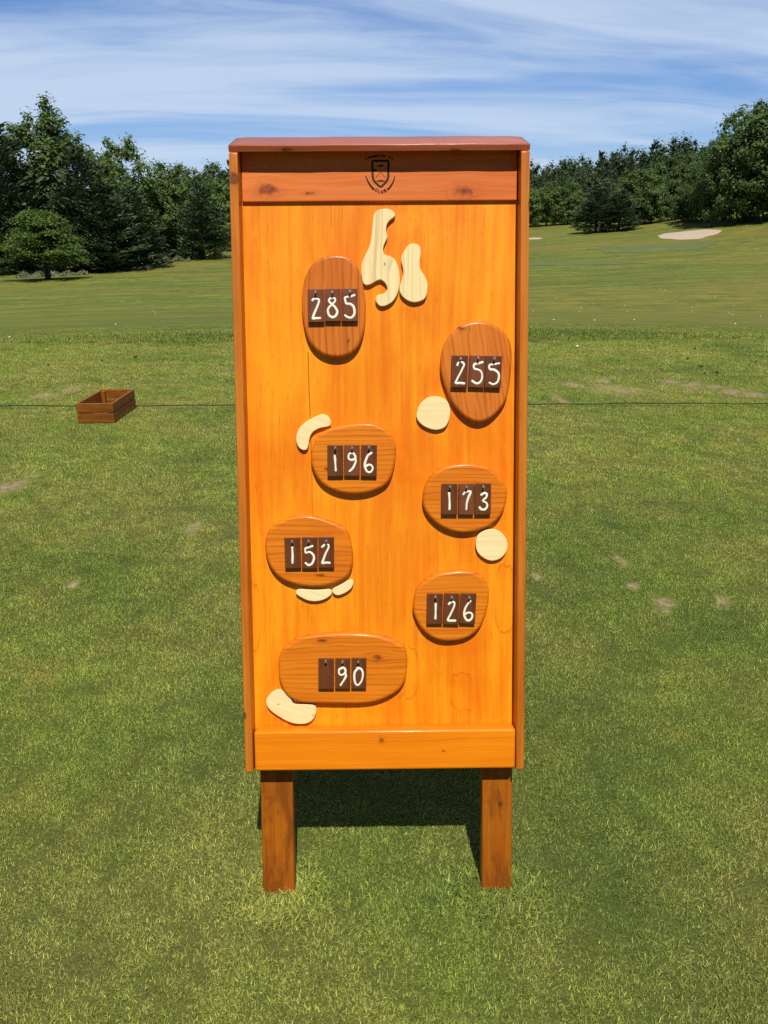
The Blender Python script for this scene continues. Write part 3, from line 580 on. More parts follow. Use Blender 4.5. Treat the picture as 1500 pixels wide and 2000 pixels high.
TILES=[{'num': '285', 'i': 0, 'ch': '2', 'c': [-0.1461, 1.08426], 'w': 0.03738, 'h': 0.07256, 'rot': -0.00214, 'st': [[(-0.00774, 0.01166), (-0.00422, 0.01474), (0.00132, 0.01496), (0.00654, 0.01289), (0.00672, 0.00814), (0.00307, -0.00199), (-0.00198, -0.0128), (-0.00708, -0.02566), (-0.00685, -0.02866), (0.0005, -0.02805), (0.00883, -0.02785)]], 'nail': (-0.14602, 1.11198)}, {'num': '285', 'i': 1, 'ch': '8', 'c': [-0.10836, 1.08553], 'w': 0.036, 'h': 0.07154, 'rot': -0.00454, 'st': [[(0.0003, 0.01547), (-0.00596, 0.01392), (-0.00815, 0.00813), (-0.00206, 0.00128), (0.00475, -0.00491), (0.00944, -0.01311), (0.00859, -0.02124), (0.00295, -0.02662), (-0.00262, -0.02723), (-0.00875, -0.02241), (-0.01134, -0.01286), (-0.00771, -0.00476), (-0.00066, 0.00194), (0.0054, 0.00797), (0.0051, 0.01339), (-0.00039, 0.01549)]], 'nail': (-0.10819, 1.11171)}, {'num': '285', 'i': 2, 'ch': '5', 'c': [-0.07053, 1.08542], 'w': 0.03899, 'h': 0.07189, 'rot': 0.00021, 'st': [[(0.01157, 0.02133), (0.00323, 0.018), (-0.00508, 0.01739), (-0.00995, 0.01566), (-0.00934, 0.00861), (-0.00665, 0.00249), (0.00165, 0.00176), (0.0085, -0.00372), (0.01116, -0.01324), (0.00966, -0.02274), (0.00404, -0.02814), (-0.00289, -0.02809), (-0.01045, -0.02328)]], 'nail': (-0.06965, 1.11279)}, {'num': '255', 'i': 0, 'ch': '2', 'c': [0.17805, 0.93537], 'w': 0.03862, 'h': 0.0718, 'rot': 0.0328, 'st': [[(-0.00569, 0.014), (-0.0025, 0.01868), (0.00586, 0.01981), (0.00974, 0.01531), (0.00632, 0.00602), (-0.00063, -0.00888), (-0.00727, -0.02288), (-0.00751, -0.02658), (0.00182, -0.02634), (0.0112, -0.02703)]], 'nail': (0.17996, 0.96246)}, {'num': '255', 'i': 1, 'ch': '5', 'c': [0.21785, 0.93497], 'w': 0.03706, 'h': 0.07166, 'rot': 0.04495, 'st': [[(0.01144, 0.02111), (0.00319, 0.01804), (-0.00696, 0.01546), (-0.00649, 0.00572), (0.00199, 0.0042), (0.00972, -0.00104), (0.01213, -0.01201), (0.00893, -0.02321), (-0.00023, -0.02725), (-0.00983, -0.02206)]], 'nail': (0.21928, 0.96362)}, {'num': '255', 'i': 2, 'ch': '5', 'c': [0.25518, 0.93376], 'w': 0.03709, 'h': 0.07167, 'rot': 0.04292, 'st': [[(0.01246, 0.01928), (0.00137, 0.01706), (-0.00971, 0.01446), (-0.00835, 0.00567), (0.00199, 0.00419), (0.0107, -0.00195), (0.0131, -0.01293), (0.00898, -0.02415), (-0.00018, -0.02817), (-0.00784, -0.02475)]], 'nail': (0.25695, 0.96187)}, {'num': '196', 'i': 0, 'ch': '1', 'c': [-0.10774, 0.73498], 'w': 0.03689, 'h': 0.07104, 'rot': 0.00387, 'st': [[(-0.0012, 0.01116), (-3e-05, -0.002), (0.00088, -0.02271)]], 'nail': (-0.10689, 0.76368)}, {'num': '196', 'i': 1, 'ch': '9', 'c': [-0.06949, 0.73512], 'w': 0.03624, 'h': 0.07087, 'rot': 0.01108, 'st': [[(0.00092, 0.01725), (-0.00661, 0.01405), (-0.00719, 0.00409), (0.0009, 0.00092), (0.00805, 0.00601), (0.00505, 0.01444), (-0.00096, 0.01781)], [(0.00805, 0.00601), (0.0088, -0.00245), (0.00465, -0.01374), (-0.00102, -0.0213), (-0.00573, -0.0247)]], 'nail': (-0.06854, 0.76335)}, {'num': '196', 'i': 2, 'ch': '6', 'c': [-0.03033, 0.73441], 'w': 0.037, 'h': 0.07163, 'rot': 0.01941, 'st': [[(0.00581, 0.0177), (-0.00259, 0.01103), (-0.00867, -0.00407), (-0.00895, -0.01537), (-0.00416, -0.02474), (0.00341, -0.02654), (0.00899, -0.01894), (0.00608, -0.01143), (-0.00052, -0.00962), (-0.00671, -0.01346)]], 'nail': (-0.0296, 0.76376)}, {'num': '173', 'i': 0, 'ch': '1', 'c': [0.15514, 0.6439], 'w': 0.03731, 'h': 0.07124, 'rot': 0.01137, 'st': [[(-0.00134, 0.01391), (4e-05, -0.00389), (0.00026, -0.02371)]], 'nail': (0.15539, 0.67214)}, {'num': '173', 'i': 1, 'ch': '7', 'c': [0.19408, 0.64345], 'w': 0.03604, 'h': 0.07146, 'rot': 0.01889, 'st': [[(-0.00718, 0.01097), (-0.00334, 0.01596), (0.0055, 0.01801), (0.00949, 0.01569), (0.0048, 0.00417), (0.00114, -0.00972), (0.00044, -0.02361)]], 'nail': (0.19346, 0.67141)}, {'num': '173', 'i': 2, 'ch': '3', 'c': [0.23265, 0.6433], 'w': 0.03773, 'h': 0.07186, 'rot': 0.0071, 'st': [[(-0.00416, 0.00987), (0.00271, 0.01381), (0.00866, 0.01143), (0.00716, 0.00391), (-0.00045, -0.00399), (0.00731, -0.00836), (0.00996, -0.0159), (0.00511, -0.02382), (-0.00379, -0.02381), (-0.00779, -0.01944)]], 'nail': (0.23292, 0.67145)}, {'num': '152', 'i': 0, 'ch': '1', 'c': [-0.21003, 0.52137], 'w': 0.03748, 'h': 0.07111, 'rot': -0.01076, 'st': [[(-0.00019, 0.01359), (-0.00011, -0.00343), (-0.00073, -0.02349)]], 'nail': (-0.20958, 0.54902)}, {'num': '152', 'i': 1, 'ch': '5', 'c': [-0.17049, 0.52128], 'w': 0.03667, 'h': 0.07252, 'rot': 0.01214, 'st': [[(0.00652, 0.0163), (-0.0034, 0.01227), (-0.00935, 0.01085), (-0.00941, 0.00025), (-0.00148, 0.00227), (0.00643, -0.00172), (0.01034, -0.01173), (0.00632, -0.02378), (-0.00165, -0.02882), (-0.00956, -0.02382)]], 'nail': (-0.17116, 0.54905)}, {'num': '152', 'i': 2, 'ch': '2', 'c': [-0.13206, 0.52187], 'w': 0.03718, 'h': 0.07162, 'rot': 0.00866, 'st': [[(-0.00907, 0.01334), (-0.0021, 0.01833), (0.00582, 0.01733), (0.00476, 0.00933), (-0.00126, -0.00268), (-0.00632, -0.01672), (-0.00896, -0.02474), (-0.00042, -0.02375), (0.00852, -0.02436)]], 'nail': (-0.13095, 0.54927)}, {'num': '126', 'i': 0, 'ch': '1', 'c': [0.12061, 0.3859], 'w': 0.03772, 'h': 0.0714, 'rot': 0.02031, 'st': [[(0.00163, 0.01177), (0.00197, -0.00653), (0.00167, -0.02284)]], 'nail': (0.12192, 0.41556)}, {'num': '126', 'i': 1, 'ch': '2', 'c': [0.15974, 0.3853], 'w': 0.03693, 'h': 0.07306, 'rot': 0.03422, 'st': [[(-0.00666, 0.01181), (-0.00083, 0.01703), (0.00623, 0.01517), (0.00555, 0.006), (-0.00089, -0.01044), (-0.00797, -0.02631), (0.0007, -0.02773), (0.00972, -0.02751)]], 'nail': (0.16032, 0.41357)}, {'num': '126', 'i': 2, 'ch': '6', 'c': [0.19833, 0.38573], 'w': 0.03704, 'h': 0.07147, 'rot': 0.04843, 'st': [[(0.00528, 0.01848), (-0.00136, 0.01111), (-0.00765, -0.00338), (-0.00804, -0.01562), (-0.00247, -0.02664), (0.00561, -0.02735), (0.0112, -0.01897), (0.00878, -0.01091), (0.00067, -0.00918), (-0.00612, -0.01392)]], 'nail': (0.20092, 0.41316)}, {'num': '90', 'i': 0, 'ch': '', 'c': [-0.13668, 0.23243], 'w': 0.03829, 'h': 0.07259, 'rot': 0.01385, 'st': [], 'nail': (-0.13648, 0.26399)}, {'num': '90', 'i': 1, 'ch': '9', 'c': [-0.09744, 0.23234], 'w': 0.03609, 'h': 0.07247, 'rot': 0.01352, 'st': [[(0.00116, 0.01514), (-0.00811, 0.0101), (-0.00812, 5e-05), (-0.0009, -0.00258), (0.00631, 0.00406), (0.00477, 0.01251), (-0.0009, 0.01539)], [(0.00631, 0.00406), (0.00735, -0.00653), (0.00168, -0.01713), (-0.00478, -0.02722)]], 'nail': (-0.09679, 0.26251)}, {'num': '90', 'i': 2, 'ch': '0', 'c': [-0.0592, 0.23259], 'w': 0.03572, 'h': 0.07274, 'rot': 0.01684, 'st': [[(-0.00052, 0.01395), (-0.00949, 0.00331), (-0.01071, -0.01257), (-0.00677, -0.0258), (-0.00031, -0.02709), (0.00737, -0.01511), (0.00934, 0.00079), (0.00464, 0.01133), (-0.00438, 0.0126)]], 'nail': (-0.05988, 0.26264)}]
EMB={'shield': [(-0.01557, 1.40395), (-0.00591, 1.40472), (0.00267, 1.40508), (0.01124, 1.40462), (0.01981, 1.40374), (0.01967, 1.38515), (0.01933, 1.36963), (0.01517, 1.36033), (0.00867, 1.35363), (0.00217, 1.34869), (-0.00531, 1.35423), (-0.01222, 1.36153), (-0.01537, 1.36984), (-0.01575, 1.38536)], 'lines': [[(0.00246, 1.38112), (-0.00839, 1.36876)], [(0.00246, 1.38112), (0.01255, 1.36864)]], 'mound': [(-0.0074, 1.36046), (-0.00631, 1.36201), (-0.002, 1.36271), (0.00231, 1.36403), (0.00767, 1.36276), (0.01142, 1.36191), (0.01141, 1.36014), (0.00227, 1.35958)], 'flag': [(-0.00709, 1.39378), (-0.00171, 1.3954), (0.00904, 1.39761), (0.00631, 1.39195), (-0.00173, 1.39251)], 'laurel': [[(-0.03091, 1.372), (-0.02778, 1.3637), (-0.02357, 1.35538), (-0.01827, 1.34808), (-0.01401, 1.3439)], [(0.03405, 1.37058), (0.0313, 1.36127), (0.02694, 1.353), (0.02151, 1.34577), (0.0188, 1.3437)]], 'band': [(-0.01467, 1.38639), (-0.00768, 1.38738), (-0.00611, 1.38324), (-0.01041, 1.38223), (-0.0147, 1.38277)], 'club': [(-0.00758, 1.34127), (-0.00115, 1.33811), (0.0053, 1.33776), (0.01232, 1.34011)], 'word': [(-0.02891, 1.4097), (-0.02406, 1.41225), (-0.01868, 1.41376), (-0.01386, 1.41425), (-0.00903, 1.41504), (-0.00367, 1.41543), (0.00169, 1.4157), (0.00758, 1.41536), (0.01293, 1.41482), (0.02256, 1.41301), (0.03004, 1.40936)]}

BM = Matrix(((0.9999742, -0.00694695, -0.00182883, -0.00214163), (0.00718365, 0.96702628, 0.25457526, 1.49884332),
             (0.0, -0.25458183, 0.96705123, 0.34172678), (0, 0, 0, 1)))   # local x across, y into the board, z up along it
HW = 0.3309; PN = -0.045; HN = -0.037; PF = PN + 0.019; TN = PF + 0.0105


def build_board():
    rnd = random.Random(4)
    B = empty("distance_board", mw=BM)
    tag(B, "tall orange-stained wooden course distance board leaning back on two legs on the grass", "sign board")
    # back panel
    bm = bmesh.new(); add_box(bm, (0, -(PN - 0.005), 0.738), (0.6225, 0.010, 1.392), 0.0)
    from_bm("back_panel", bm, M_panel, B)
    # header
    bm = bmesh.new(); add_box(bm, (0, 0.0413, 1.3785), (0.6205, 0.0086, 0.1225), 0.003, 3)
    hd = from_bm("header_board", bm, M_header, B)
    # apron
    bm = bmesh.new(); add_box(bm, (0.001, 0.0235, 0.0495), (0.6190, 0.0405, 0.0970), 0.006, 4)
    from_bm("apron", bm, M_apron, B)
    # side rails, tops cut to the slope of the cap
    for s in (-1, 1):
        bm = bmesh.new()
        add_prism(bm, [(0, 0.0), (0, 1.4112), (0.10, 1.4629), (0.10, 0.0)], s * (HW - 0.0195), s * HW, 0.003, 3)
        from_bm("side_rail", bm, M_rail, B)
    # cap, sloping to the front
    a = R(27.35); rot = Matrix.Rotation(a, 3, 'X')
    bm = bmesh.new(); L = 0.664
    nx = 26; prof = []
    dep, th, r = 0.128, 0.0150, 0.0035
    pr = [(0, 0.0015), (0, th - r)]
    for k in range(1, 6):
        q = math.pi / 2 * k / 5; pr.append((r * (1 - math.cos(q)), th - r + r * math.sin(q)))
    pr += [(dep - 0.008, th), (dep, th - 0.008), (dep, 0), (0.0015, 0)]
    rings = []
    for i in range(nx + 1):
        f = i / nx; xx = -L / 2 + L * f
        e = 1.0 - max(0.0, 1 - min(f, 1 - f) * L / 0.007) ** 2 * 0.22      # ends softened
        wob = 0.0004 * math.sin(f * 17 + 1) + 0.0003 * math.sin(f * 41)
        ring = []
        for (yy, zz) in pr:
            fr = 1 if yy < 0.01 else 0
            v = rot @ Vector((0, yy + (1 - e) * 0.02 * fr + wob * fr, zz * (1 - (1 - e) * 0.6) + wob * 0.8 * (zz > 0.01)))
            ring.append(bm.verts.new((xx, v.y + 0.0050, v.z + 1.4140)))
        rings.append(ring)
    m = len(pr)
    for i in range(nx):
        for k in range(m):
            f = bm.faces.new((rings[i][k], rings[i][(k + 1) % m], rings[i + 1][(k + 1) % m], rings[i + 1][k])); f.smooth = 1 <= k <= 6
    bm.faces.new(rings[0]); bm.faces.new(rings[-1][::-1])
    from_bm("cap", bm, M_cap, B)
    # front legs: in line with the board, ends buried in the turf
    for u0, u1 in ((-0.3045, -0.2255), (0.2385, 0.3125)):
        bm = bmesh.new(); add_box(bm, ((u0 + u1) / 2, 0.0545 + 0.019, -0.030), (u1 - u0, 0.038, 0.640), 0.003, 3)
        from_bm("leg", bm, M_leg, B)
    inv = BM.inverted()
    for s in (-1, 1):                                                     # props at the back that hold it up
        p0 = inv @ Vector((s * 0.26, 1.92, 1.42)); p1 = inv @ Vector((s * 0.26, 2.33, -0.02))
        d = (p1 - p0); L2 = d.length; q = d.to_track_quat('Z', 'X').to_matrix()
        bm = bmesh.new(); add_box(bm, (p0 + p1) / 2, (0.038, 0.07, L2), 0.003, 2, q)
        from_bm("rear_prop", bm, M_leg, B)
    # emblem on the header
    bm = bmesh.new()
    def poly(pts, n=HN + 0.0004):
        vs = [bm.verts.new((a, -n, b)) for a, b in pts]; f = bm.faces.new(vs)
        e = bmesh.ops.extrude_face_region(bm, geom=[f])
        for v in e['geom']:
            if isinstance(v, bmesh.types.BMVert): v.co.y += 0.0006
    sh = smooth_closed(spline_closed(EMB['shield'], 5), 1)
    sh = np.concatenate([sh, sh[:1]])
    add_stroke(bm, sh, HN, 0.0025, 0.0005)
    for l in EMB['lines']: add_stroke(bm, spline_open(l, 3), HN, 0.0006, 0.0004)
    poly(EMB['mound']); poly(EMB['flag']); poly(EMB['band'])
    for l in EMB['laurel']: add_stroke(bm, spline_open(l, 5), HN, 0.0024, 0.0005, taper=lambda f: 0.45 + 0.75 * f)
    from_bm("emblem", bm, M_burn, hd)
    # letters: CLUB under the shield
    def letter(bm, ch, c, ang, h, w):
        G = {'C': [[(.45, .38), (.1, .5), (-.35, .3), (-.42, 0), (-.35, -.3), (.1, -.5), (.45, -.38)]], 'L': [[(-.35, .5), (-.35, -.5), (.4, -.5)]],
             'U': [[(-.4, .5), (-.4, -.25), (-.1, -.5), (.15, -.5), (.4, -.25), (.4, .5)]],
             'B': [[(-.38, -.5), (-.38, .5), (.15, .5), (.35, .28), (.1, .03), (-.3, .03)], [(.1, .03), (.42, -.22), (.15, -.5), (-.38, -.5)]]}[ch]
        for st in G:
            P = [(c[0] + (x * w * math.cos(ang) - y * h * math.sin(ang)), c[1] + (x * w * math.sin(ang) + y * h * math.cos(ang))) for x, y in st]
            add_stroke(bm, spline_open(P, 3) if ch != 'L' else np.array(P), HN, 0.00115, 0.0004, 6)
    bm = bmesh.new()
    for ch, c, ang in zip("CLUB", EMB['club'], (-0.42, -0.14, 0.14, 0.42)): letter(bm, ch, c, ang, 0.0056, 0.0046)
    from_bm("lettering", bm, M_burn, hd)
    # the worn, illegible arc of branding above the shield, in the shade of the cap
    bm = bmesh.new()
    for i, c in enumerate(EMB['word']):
        a_ = 0.42 - 0.84 * i / 10
        for k in range(rnd.choice((2, 3))):
            ox = (k - 1) * 0.0018 + rnd.uniform(-.0004, .0004); l = rnd.uniform(0.0016, 0.0026)
            tl = rnd.uniform(-.5, .5)
            p0 = (c[0] + ox - l * math.sin(a_ + tl), c[1] - l * math.cos(a_ + tl)); p1 = (c[0] + ox + l * math.sin(a_ + tl), c[1] + l * math.cos(a_ + tl))
            add_stroke(bm, np.array([p0, p1]), HN, 0.0008, 0.0004, 6)
    from_bm("worn_lettering", bm, M_burn, hd)
    # plaques with their nails
    grain = {'285': 'v', '255': 's'}
    plq = {}
    for k, pts in PLAQUES.items():
        o = smooth_closed(spline_closed(pts, 5), 3)
        p = from_bm("plaque", slab_bm(o, PN, PF, 0.0082, 6), M_plq[grain.get(k, 'h')], B)
        p['label'] = {'285': "upright oval plaque under 285", '255': "egg-shaped plaque under 255 with a chipped knot", '90': "long oval plaque under 90"}.get(k, "rounded plaque under " + k)
        plq[k] = p
    PL = {'A': "hooked pale pine cutout, largest", 'B': "pale pine cutout like a shoe sole", 'C': "round pale cutout beside 255", 'D': "bent pale cutout at upper left of 196",
          'E': "round pale cutout below 173", 'F': "long pale half-moon cutout below 152", 'G': "short pale cutout below 152", 'H': "bean-shaped pale cutout below 90"}
    for k, pts in PALE.items():
        o = smooth_closed(spline_closed(pts, 4), 2)
        c = from_bm("pale_cutout", slab_bm(o, PN, PN + 0.010, 0.0012, 2), {'A': M_pale, 'B': M_pale, 'D': M_pale_t, 'H': M_pale_t, 'F': M_pale_t, 'G': M_pale_t}.get(k, M_pale_h), B)
        c['label'] = PL[k]
    ordn = ("left", "middle", "right")
    for T in TILES:
        # nail: in the plaque, tile hangs on it
        bm = bmesh.new(); u, w = T['nail']; y0, y1 = -(PF - 0.004), -(TN + 0.0085)
        tl = rnd.uniform(-.0006, .0006)
        add_tube(bm, [(u, y0, w), (u + tl, y1, w + 0.0008)], 0.0014, 8)
        add_tube(bm, [(u + tl, y1, w + 0.0008), (u + tl, y1 - 0.0003, w + 0.0008), (u + tl, y1 - 0.0011, w + 0.0008), (u + tl, y1 - 0.0014, w + 0.0008)], [0.0026, 0.0030, 0.0030, 0.0024], 12)
        from_bm("nail", bm, M_nail, plq[T['num']])
        # tile: a thing of its own
        cx, cz = T['c']; wd = min(T['w'] * 0.985, 0.0368); ht = T['h']
        mw = BM @ Matrix.Translation((cx, -TN, cz)) @ Matrix.Rotation(T['rot'], 4, 'Y')
        bm = bmesh.new(); add_box(bm, (0, 0.0044 + 0.0002 * (T['i'] % 2), 0), (wd, 0.0088, ht), 0.0008, 2)
        me = from_bm("number_tile", bm, M_tile_b if (T['num'] in ('285',) or (T['num'], T['i']) in (('255', 1), ('173', 1), ('196', 1))) else M_tile)
        me.matrix_world = mw
        if T['ch']:
            lab = f"dark brown tile painted with white {T['ch']}, {ordn[T['i']]} tile of the number {T['num']}"
        else: lab = "blank dark brown tile hanging left of the number 90"
        tag(me, lab, "number tile", "number tiles hanging on nails")
        if T['st']:
            bm = bmesh.new()
            wid = 0.0027 if T['num'] == '285' else 0.0026
            for s in T['st']:
                ph = rnd.uniform(0, 6)
                P = spline_open(s, 6)
                P = P + np.stack([np.sin(np.arange(len(P)) * 0.7 + ph), np.cos(np.arange(len(P)) * 0.9 + ph)], 1) * 0.00012
                add_stroke(bm, P, 0.0, wid, 0.0009, 8, taper=lambda f, ph=ph: 1.0 + 0.13 * math.sin(7 * f + ph))
            from_bm("numeral", bm, M_paint, me)
    return B


# ------------------------------------------------------------------ crate, cord, balls, patches
def build_crate():
    x0, x1, y0, y1, h, t = -2.600, -2.288, 6.42, 7.03, 0.172, 0.02
    c = empty("wooden_crate", ((x0 + x1) / 2, (y0 + y1) / 2, 0.0))
    tag(c, "low open-topped brown wooden crate sitting on the lawn across the rope line", "crate")
    cx, cy = (x0 + x1) / 2, (y0 + y1) / 2; wx, wy = x1 - x0, y1 - y0
    bh = 0.080
    rnd = random.Random(3)
    for k, z in ((0, 0.006 + bh / 2), (1, 0.006 + bh * 1.5 + 0.007)):
        for s in (-1, 1):
            bm = bmesh.new(); add_box(bm, (0, s * (wy / 2 - t / 2), z), (wx, t, bh), 0.004, 2, Matrix.Rotation(rnd.uniform(-.006, .006), 3, 'Y'))
            from_bm("end_board", bm, M_crate, c)
            bm = bmesh.new(); add_box(bm, (s * (wx / 2 - t / 2), 0, z), (t, wy - 2 * t - 0.002, bh), 0.004, 2, Matrix.Rotation(rnd.uniform(-.005, .005), 3, 'X'))
            from_bm("side_board", bm, M_crate, c)
    for sx in (-1, 1):
        for sy in (-1, 1):
            bm = bmesh.new(); add_box(bm, (sx * (wx / 2 - t - 0.0175), sy * (wy / 2 - t - 0.0175), 0.084), (0.034, 0.034, 0.158), 0.002, 2)
            from_bm("corner_post", bm, M_crate, c)
    bm = bmesh.new(); add_box(bm, (0, 0, 0.020), (wx - 2 * t - 0.003, wy - 2 * t - 0.003, 0.012))
    from_bm("floor_board", bm, M_crate, c)


M_crate = wood("crate_wood", (0.30, 0.105, 0.012), (0.17, 0.052, 0.006), 'x', freq=50, stretch=0.06, lines=0.3, lfreq=60, blotch=0.5, rough=0.55, coat=0.1,
               stain=((0.07, 0.03, 0.008), 18.0, 0.55, 0.75), seed=30.0)


def build_rope():
    bm = bmesh.new(); P = []
    for i in range(141):
        x = -14 + 28 * i / 140
        if -2.62 < x < -2.27: pass
        y = 6.955 - 0.0119 * x + 0.004 * math.sin(x * 5.1)
        P.append((x, y, 0.031 + 0.004 * math.sin(x * 3.3) + 0.003 * math.sin(x * 9.1)))
    left = [p for p in P if p[0] < -2.61]; right = [p for p in P if p[0] > -2.28]
    add_tube(bm, left + [(-2.601, 6.986, 0.031)], 0.0050, 8); add_tube(bm, [(-2.287, 6.982, 0.031)] + right, 0.0050, 8)
    tag(from_bm("rope", bm, M_rope), "thin dark green rope stretched straight across the lawn behind the board", "rope")


PATCH = [  # x, y, rx, ry, turn : worn spots in the turf
    (2.343, 7.833, 0.312, 0.428, 0, 0.5),
    (1.984, 7.983, 0.148, 0.221, 0, 0.55),
    (1.683, 7.324, 0.054, 0.33, 0, 0.8),
    (2.344, 8.169, 0.108, 0.202, 0, 0.75),
    (3.056, 8.144, 0.118, 0.201, 0, 0.8),
    (3.17, 7.942, 0.189, 0.247, 0, 0.8),
    (3.404, 7.797, 0.124, 0.185, 0, 0.7),
    (3.488, 7.51, 0.179, 0.222, 0, 0.85),
    (3.618, 7.406, 0.128, 0.192, 0, 0.85),
    (-3.222, 7.913, 0.129, 0.19, 0, 0.85),
    (-3.388, 7.608, 0.207, 0.152, 0.1, 0.75),
    (-3.655, 7.281, 0.03, 0.117, 0, 0.8),
    (-2.357, 4.904, 0.048, 0.102, 0.3, 0.9),
    (-2.404, 4.72, 0.127, 0.138, 0.45, 0.9),
    (-1.053, 3.949, 0.04, 0.093, 0, 0.85),
    (1.221, 3.012, 0.042, 0.092, -0.6, 0.95),
    (1.485, 3.023, 0.036, 0.059, -0.5, 0.85),
    (-1.449, 3.248, 0.031, 0.039, 0, 0.8),
    (1.138, 3.187, 0.028, 0.043, 0, 0.8),
    (0.717, 3.293, 0.022, 0.04, 0, 0.75),
    (1.169, 3.463, 0.028, 0.062, 0, 0.6)
]
BALLS = [
    (2.63, 10.54), (-6.79, 14.25), (-12.27, 37.44), (-8.51, 29.43), (-7.71, 26.81), (-6.36, 18.75), (-11.37, 37.08), (9.52, 31.2), (8.79, 28.43), (11.35, 29.04), (11.91, 30.48), (17.19, 42.54), (12.62, 35.7), (13.59, 30.67), (11.97, 27.29), (11.32, 25.54), (11.66, 24.35), (8.34, 18.6), (5.41, 28.39), (5.11, 19.01), (4.12, 19.0), (6.3, 19.74), (7.0, 28.1), (8.42, 31.76), (13.86, 33.2), (7.36, 33.77), (11.84, 32.06), (7.65, 30.54), (12.59, 36.17)
]
CLODS = [
    (3.63, 10.64), (4.15, 10.34), (3.69, 8.95), (3.56, 8.51), (3.71, 8.55), (4.49, 9.29), (4.3, 9.07), (5.21, 11.41), (4.56, 10.62), (3.74, 9.51), (3.25, 9.01), (-1.96, 9.32), (-3.17, 9.95), (-3.51, 9.68), (-4.05, 9.36), (-3.16, 10.93), (-2.66, 10.96)
]


def sheet(name, cx, cy, rx, ry, ang, mat, off, n=36, rough=0.2, seed=1, rings=3):
    rnd = random.Random(seed); ph = [rnd.uniform(0, 6.3) for _ in range(6)]
    V = [(cx, cy, gz(cx, cy) + off)]; F3 = []; F4 = []
    for k in range(1, rings + 1):
        for i in range(n):
            a = 2 * math.pi * i / n
            rr = 1 + rough * (math.sin(2 * a + ph[0]) * .5 + math.sin(3 * a + ph[1]) * .4 + math.sin(5 * a + ph[2]) * .35 + math.sin(9 * a + ph[3]) * .25)
            ex, ey = rx * rr * k / rings * math.cos(a), ry * rr * k / rings * math.sin(a)
            x = cx + ex * math.cos(ang) - ey * math.sin(ang); y = cy + ex * math.sin(ang) + ey * math.cos(ang)
            V.append((x, y, gz(x, y) + off))
    for i in range(n): F3.append((0, 1 + i, 1 + (i + 1) % n))
    for k in range(rings - 1):
        for i in range(n): F4.append((1 + k * n + i, 1 + (k + 1) * n + i, 1 + (k + 1) * n + (i + 1) % n, 1 + k * n + (i + 1) % n))
    me = np_mesh(name, V, [np.array(F3)] + ([np.array(F4)] if F4 else []), True)
    me.attributes.new('edge', 'FLOAT', 'POINT').data.foreach_set('value', np.array([0.0] + [k / rings for k in range(1, rings + 1) for i in range(n)], np.float32))
    return tag(link(name, me, mat), kind='structure')


def build_ground_marks():
    for i, (x, y, rx, ry, a, dens) in enumerate(PATCH): sheet("bare_patch", x, y, rx * (1.5 if rx < 0.07 else 1.2), ry * (1.4 if rx < 0.07 else 1.15), a, M_soil, 0.002 + 0.0004 * (i % 5), 48, 0.30, 10 + i, 8)
    for nm, (az, d, rx, ry, ang, mat, sd, ro) in FARMARKS: 
        x, y = polar(az, d); sheet(nm, x, y, rx, ry, ang, mat, 0.018, 48, ro, sd, 8)
    me = None
    for (x, y) in BALLS:
        if me is None:
            bm = bmesh.new(); bmesh.ops.create_icosphere(bm, subdivisions=2, radius=0.0175)
            for f in bm.faces: f.smooth = True
            me = bpy.data.meshes.new("golf_ball"); bm.to_mesh(me); bm.free(); me.materials.append(M_ball)
        o = bpy.data.objects.new("golf_ball", me); COL.objects.link(o)
        far = y > 13.5
        o.location = (x, y, gz(x, y) + (0.006 if far else 0.030))
        if far: tag(o, "tiny white golf ball lying out on the driving range grass", "golf ball", "golf balls lying on the range")
        elif x < 0: tag(o, "white golf ball by the strip of longer grass at the left edge", "golf ball", "golf balls near the tee")
        else: tag(o, "white golf ball on the near lawn just right of the board", "golf ball", "golf balls near the tee")
    me = None
    for i, (x, y) in enumerate(CLODS):
        if me is None:
            rnd = random.Random(8); bm = bmesh.new(); bmesh.ops.create_icosphere(bm, subdivisions=2, radius=1.0)
            for v in bm.verts: v.co *= rnd.uniform(0.7, 1.2); v.co.z *= 0.5
            me = bpy.data.meshes.new("turf_clod"); bm.to_mesh(me); bm.free(); me.materials.append(M_dark)
        o = bpy.data.objects.new("turf_clod", me); COL.objects.link(o)
        k = 0.010 + 0.009 * ((i * 7) % 5) / 4
        o.location = (x, y, 0.022); o.scale = (k * 1.5, k, k); o.rotation_euler = (0, 0, i * 1.3)
        tag(o, "small dark clod of loose turf lying on the lawn", "turf clod", "dark clods of turf on the lawn")
    bm = bmesh.new(); x, y = TEE
    add_tube(bm, [(x, y, 0.0), (x + 0.006, y, 0.045), (x + 0.010, y, 0.066), (x + 0.011, y, 0.071)], [0.004, 0.004, 0.0048, 0.0085], 10)
    tag(from_bm("tee_peg", bm, M_ball), "little white tee peg stuck upright in the lawn right of the board", "tee peg")


